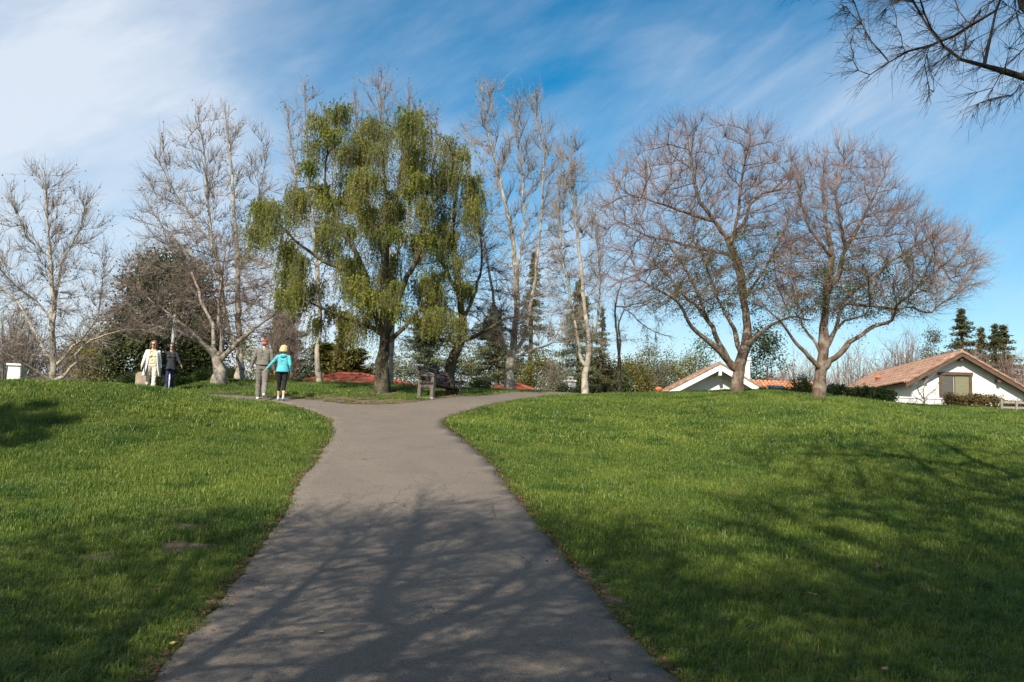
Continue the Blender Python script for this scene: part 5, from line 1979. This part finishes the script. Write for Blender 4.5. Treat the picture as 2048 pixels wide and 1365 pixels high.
    co += no * (am * wv * .006)[:, None]
    me_.vertices.foreach_set('co', co.ravel())
    me_.transform(Matrix.Translation((0, 0, dz)))
    link('body', me_, None, root)
    eyes = MB()
    for s in (-1, 1):
        eyes.ell(H((s * .031, .083, .012)) + Vector((0, 0, dz)), (.012 * k, .008 * k, .007 * k), 8, 6, hm)
    eyes.build('eyes', PM['eye'], root, True)
    return root, k, dz, H, hm


def shell(name, mat, parent, rows, closed=False, thick=.006, smooth=True):
    """cloth or hair sheet: rows of 3d points, given a real thickness"""
    nr, nc = len(rows), len(rows[0])
    V = np.array([[tuple(p) for p in r_] for r_ in rows]).reshape(-1, 3)
    Q = []
    for i in range(nr - 1):
        for j in range(nc - (0 if closed else 1)):
            Q.append((i * nc + j, i * nc + (j + 1) % nc, (i + 1) * nc + (j + 1) % nc, (i + 1) * nc + j))
    me_ = np_mesh(name, V, np.array(Q), smooth=smooth)
    o = link(name, me_, mat, parent)
    s = o.modifiers.new('thickness', 'SOLIDIFY')
    s.thickness = thick
    s.offset = 0
    return o


def hair_mesh(name, mat, parent, H, hm, k, dz, rad, length, face_gap, seed, vol=1.0):
    """cap of hair over the skull flowing down to the given length, open at the face"""
    g = random.Random(seed)
    rows = []
    nr, nc = 12, 22
    for i in range(nr):
        t = i / (nr - 1)
        row = []
        for j in range(nc):
            a = math.pi / 2 + face_gap * min(1, .25 + t * 1.2) + (2 * math.pi - 2 * face_gap * min(1, .25 + t * 1.2)) * j / (nc - 1)
            if t < .45:
                ph = t / .45 * math.pi / 2
                rr, z = rad * math.sin(ph), .035 + rad * 1.08 * math.cos(ph)
            else:
                q = (t - .45) / .55
                rr, z = rad * (1 + .10 * vol * math.sin(q * 2.4) - .06 * q), .035 - q * length
            rr *= 1 + g.uniform(-.045, .045) + .03 * math.sin(j * 2.1 + t * 3)
            row.append(H((rr * math.cos(a), rr * math.sin(a) * 1.08 - .008, z)) + Vector((0, 0, dz)))
        rows.append(row)
    return shell(name, mat, parent, rows, thick=.022 * k)


LOOK = {'leg': 'trousers', 'pelvis': 'trousers', 'torso': 'jacket', 'sleeve': 'jacket', 'shoe': 'shoe_white', 'neck': 'skin', 'head': 'skin', 'hand': 'skin', 'calf': 'skin'}
# man in grey-brown tracksuit, walking away
gp = ground(521, 801)
pm, k, dz, H, hm = person('man in grey tracksuit and red cap walking away on the left path', (gp[0], gp[1], Tz(gp[0], gp[1]) + .016), R(16), 1.74, .205,
                          ((R(13), R(6)), (R(-10), R(26))), ((R(15), R(-12), R(20), R(-4)), (R(11), R(-4), R(12), R(4))), LOOK, None, flare=1.45, bulk=1.27, sex='m')
rows = []
for i in range(7):                                  # jacket hem standing off the trousers
    t = i / 6
    rows.append([Vector(((.165 + .006 * math.sin(j * 1.9) + .058 * t) * math.cos(2 * math.pi * j / 24), (.115 + .052 * t) * math.sin(2 * math.pi * j / 24), 1.16 * k - .17 * k * t + dz)) for j in range(24)])
shell('jacket_hem', PM['jacket'], pm, rows, True, .012)
cb = MB()
cb.ell(H((0, 0, .045)) + Vector((0, 0, dz)), (.097 * k, .104 * k, .082 * k), 18, 10)
co = cb.build('cap', PM['red_cap'], pm, True)
MB().box(H((0, .135, .035)) + Vector((0, 0, dz)), (.14 * k, .10 * k, .012), rx=-.2).build('visor', PM['red_cap'], co)
shell('hair', PM['grey_hair'], pm, [[H((.09 * math.cos(a), .098 * math.sin(a) - .005, z)) + Vector((0, 0, dz)) for a in np.linspace(math.pi * 1.02, math.pi * 1.98, 14)] for z in (.03, 0, -.035)], thick=.012)

# woman in turquoise hoodie beside him
gp2 = ground(561, 803)
L2 = dict(LOOK, torso='teal', sleeve='teal', leg='black', pelvis='black', shoe='shoe_blue', calf='skin_pale', neck='skin_pale', head='skin_pale', hand='skin_pale')
pw_, k, dz, H, hm = person('woman in turquoise hoodie and black capri leggings walking away', (gp2[0], gp2[1], Tz(gp2[0], gp2[1]) + .016), R(12), 1.54, .175,
                           ((R(14), R(6)), (R(-8), R(8))), ((R(38), R(6), R(8), R(2)), (R(13), R(-16), R(52), R(-4))), L2, None, bulk=1.06, calf_skin=True, head_turn=R(-18))
hair_mesh('hair', PM['blonde'], pw_, H, hm, k, dz, .112, .11, .5, 3, 1.6)
rows = []
for i in range(7):
    t = i / 6
    rows.append([Vector(((.140 + .005 * math.sin(j * 2.3) + .045 * t) * math.cos(2 * math.pi * j / 24), (.10 + .045 * t) * math.sin(2 * math.pi * j / 24), (1.12 - .22 * t) * k + dz)) for j in range(24)])
shell('hoodie_hem', PM['teal'], pw_, rows, True, .012)
hd_ = MB()
hd_.ell((0, -.085 * k, 1.42 * k + dz), (.115 * k, .055 * k, .075 * k), 14, 8, Matrix.Rotation(.5, 3, 'X'))
hd_.build('hood', PM['teal'], pw_, True)

# woman in white cardigan coming toward the viewer
wx_ = xat(300, 25.8)
L3 = dict(LOOK, torso='cream', sleeve='white_knit', leg='cream_trouser', pelvis='cream_trouser', shoe='leather', neck='skin_pale', head='skin_pale', hand='skin_pale')
pa, k, dz, H, hm = person('woman in long white cardigan and cream trousers walking toward the viewer', (wx_, 25.8, Tz(wx_, 25.8) + .016), R(180 + 24), 1.70, .178,
                          ((R(20), R(5)), (R(-14), R(12))), ((R(10), R(-10), R(12), R(0)), (R(16), R(14), R(10), R(-4))), L3, None, flare=1.55, bulk=1.04, head_turn=R(-22))
hair_mesh('hair', PM['brown_hair'], pa, H, hm, k, dz, .103, .20, .75, 5, 1.2)
MB().box(H((-.034, .098, .014)) + Vector((0, 0, dz)), (.055 * k, .014, .034 * k), rz=R(-22)).box(H((.034, .098, .014)) + Vector((0, 0, dz)), (.055 * k, .014, .034 * k), rz=R(-22)).box(H((0, .1, .02)) + Vector((0, 0, dz)), (.03, .01, .008), rz=R(-22)).build('sunglasses', PM['glasses'], pa)
rows = []
for i in range(12):
    t = i / 11
    z = (1.42 - .80 * t) * k + dz
    wx2, wy2 = (.19 + .02 * t + .075 * t * t) * k, (.125 + .035 * t + .05 * t * t) * k
    gap = .50 + .35 * t
    rows.append([Vector((wx2 * (1 + .04 * math.sin(j * 1.3) * t) * math.cos(a), wy2 * (1 + .07 * math.sin(j * 1.7) * t) * math.sin(a), z - .05 * t * math.cos(a) ** 2)) for j, a in enumerate(np.linspace(math.pi / 2 + gap, math.pi * 2.5 - gap, 30))])
shell('cardigan', PM['white_knit'], pa, rows, False, .010)
shell('necklace', PM['leather'], pa, [[Vector((.075 * math.cos(a) * (1 + .1 * s), .075 + .055 * math.sin(a) * .9 + .01 * s, 1.445 * k + dz + .055 * math.sin(a) * -1 * .9)) for a in np.linspace(-.2, math.pi + .2, 16)] for s in (0, .4)], thick=.008)

# woman in black beside her
wx_ = xat(337, 26.3)
L4 = dict(LOOK, torso='charcoal', sleeve='charcoal', leg='jeans', pelvis='jeans', shoe='black')
pb, k, dz, H, hm = person('woman in black top and blue jeans walking toward the viewer', (wx_, 26.3, Tz(wx_, 26.3) + .016), R(180 + 22), 1.56, .172,
                          ((R(-12), R(10)), (R(18), R(5))), ((R(22), R(20), R(12), R(4)), (R(16), R(-16), R(18), R(0))), L4, None, flare=1.5, bulk=1.05, head_turn=R(-10))
hair_mesh('hair', PM['dark_hair'], pb, H, hm, k, dz, .093, .05, .85, 8, .3)
MB().ell(H((0, -.10, .03)) + Vector((0, 0, dz)), (.04, .035, .045), 10, 8).build('hair_bun', PM['dark_hair'], pb, True)
MB().box(H((-.034, .096, .014)) + Vector((0, 0, dz)), (.052 * k, .014, .028 * k), rz=R(-10)).box(H((.034, .096, .014)) + Vector((0, 0, dz)), (.052 * k, .014, .028 * k), rz=R(-10)).build('sunglasses', PM['glasses'], pb)
rows = []
for i in range(9):
    t = i / 8
    z = (1.20 - .38 * t) * k + dz
    rows.append([Vector(((.16 + .02 * t + .06 * t * t) * k * (1 + .05 * math.sin(j * 1.9) * t) * math.cos(2 * math.pi * j / 28), (.125 + .03 * t + .04 * t * t) * k * (1 + .08 * math.sin(j * 1.4) * t) * math.sin(2 * math.pi * j / 28),
                         z - .06 * t * abs(math.cos(2 * math.pi * j / 28)))) for j in range(28)])
shell('tunic_hem', PM['charcoal'], pb, rows, True, .010)
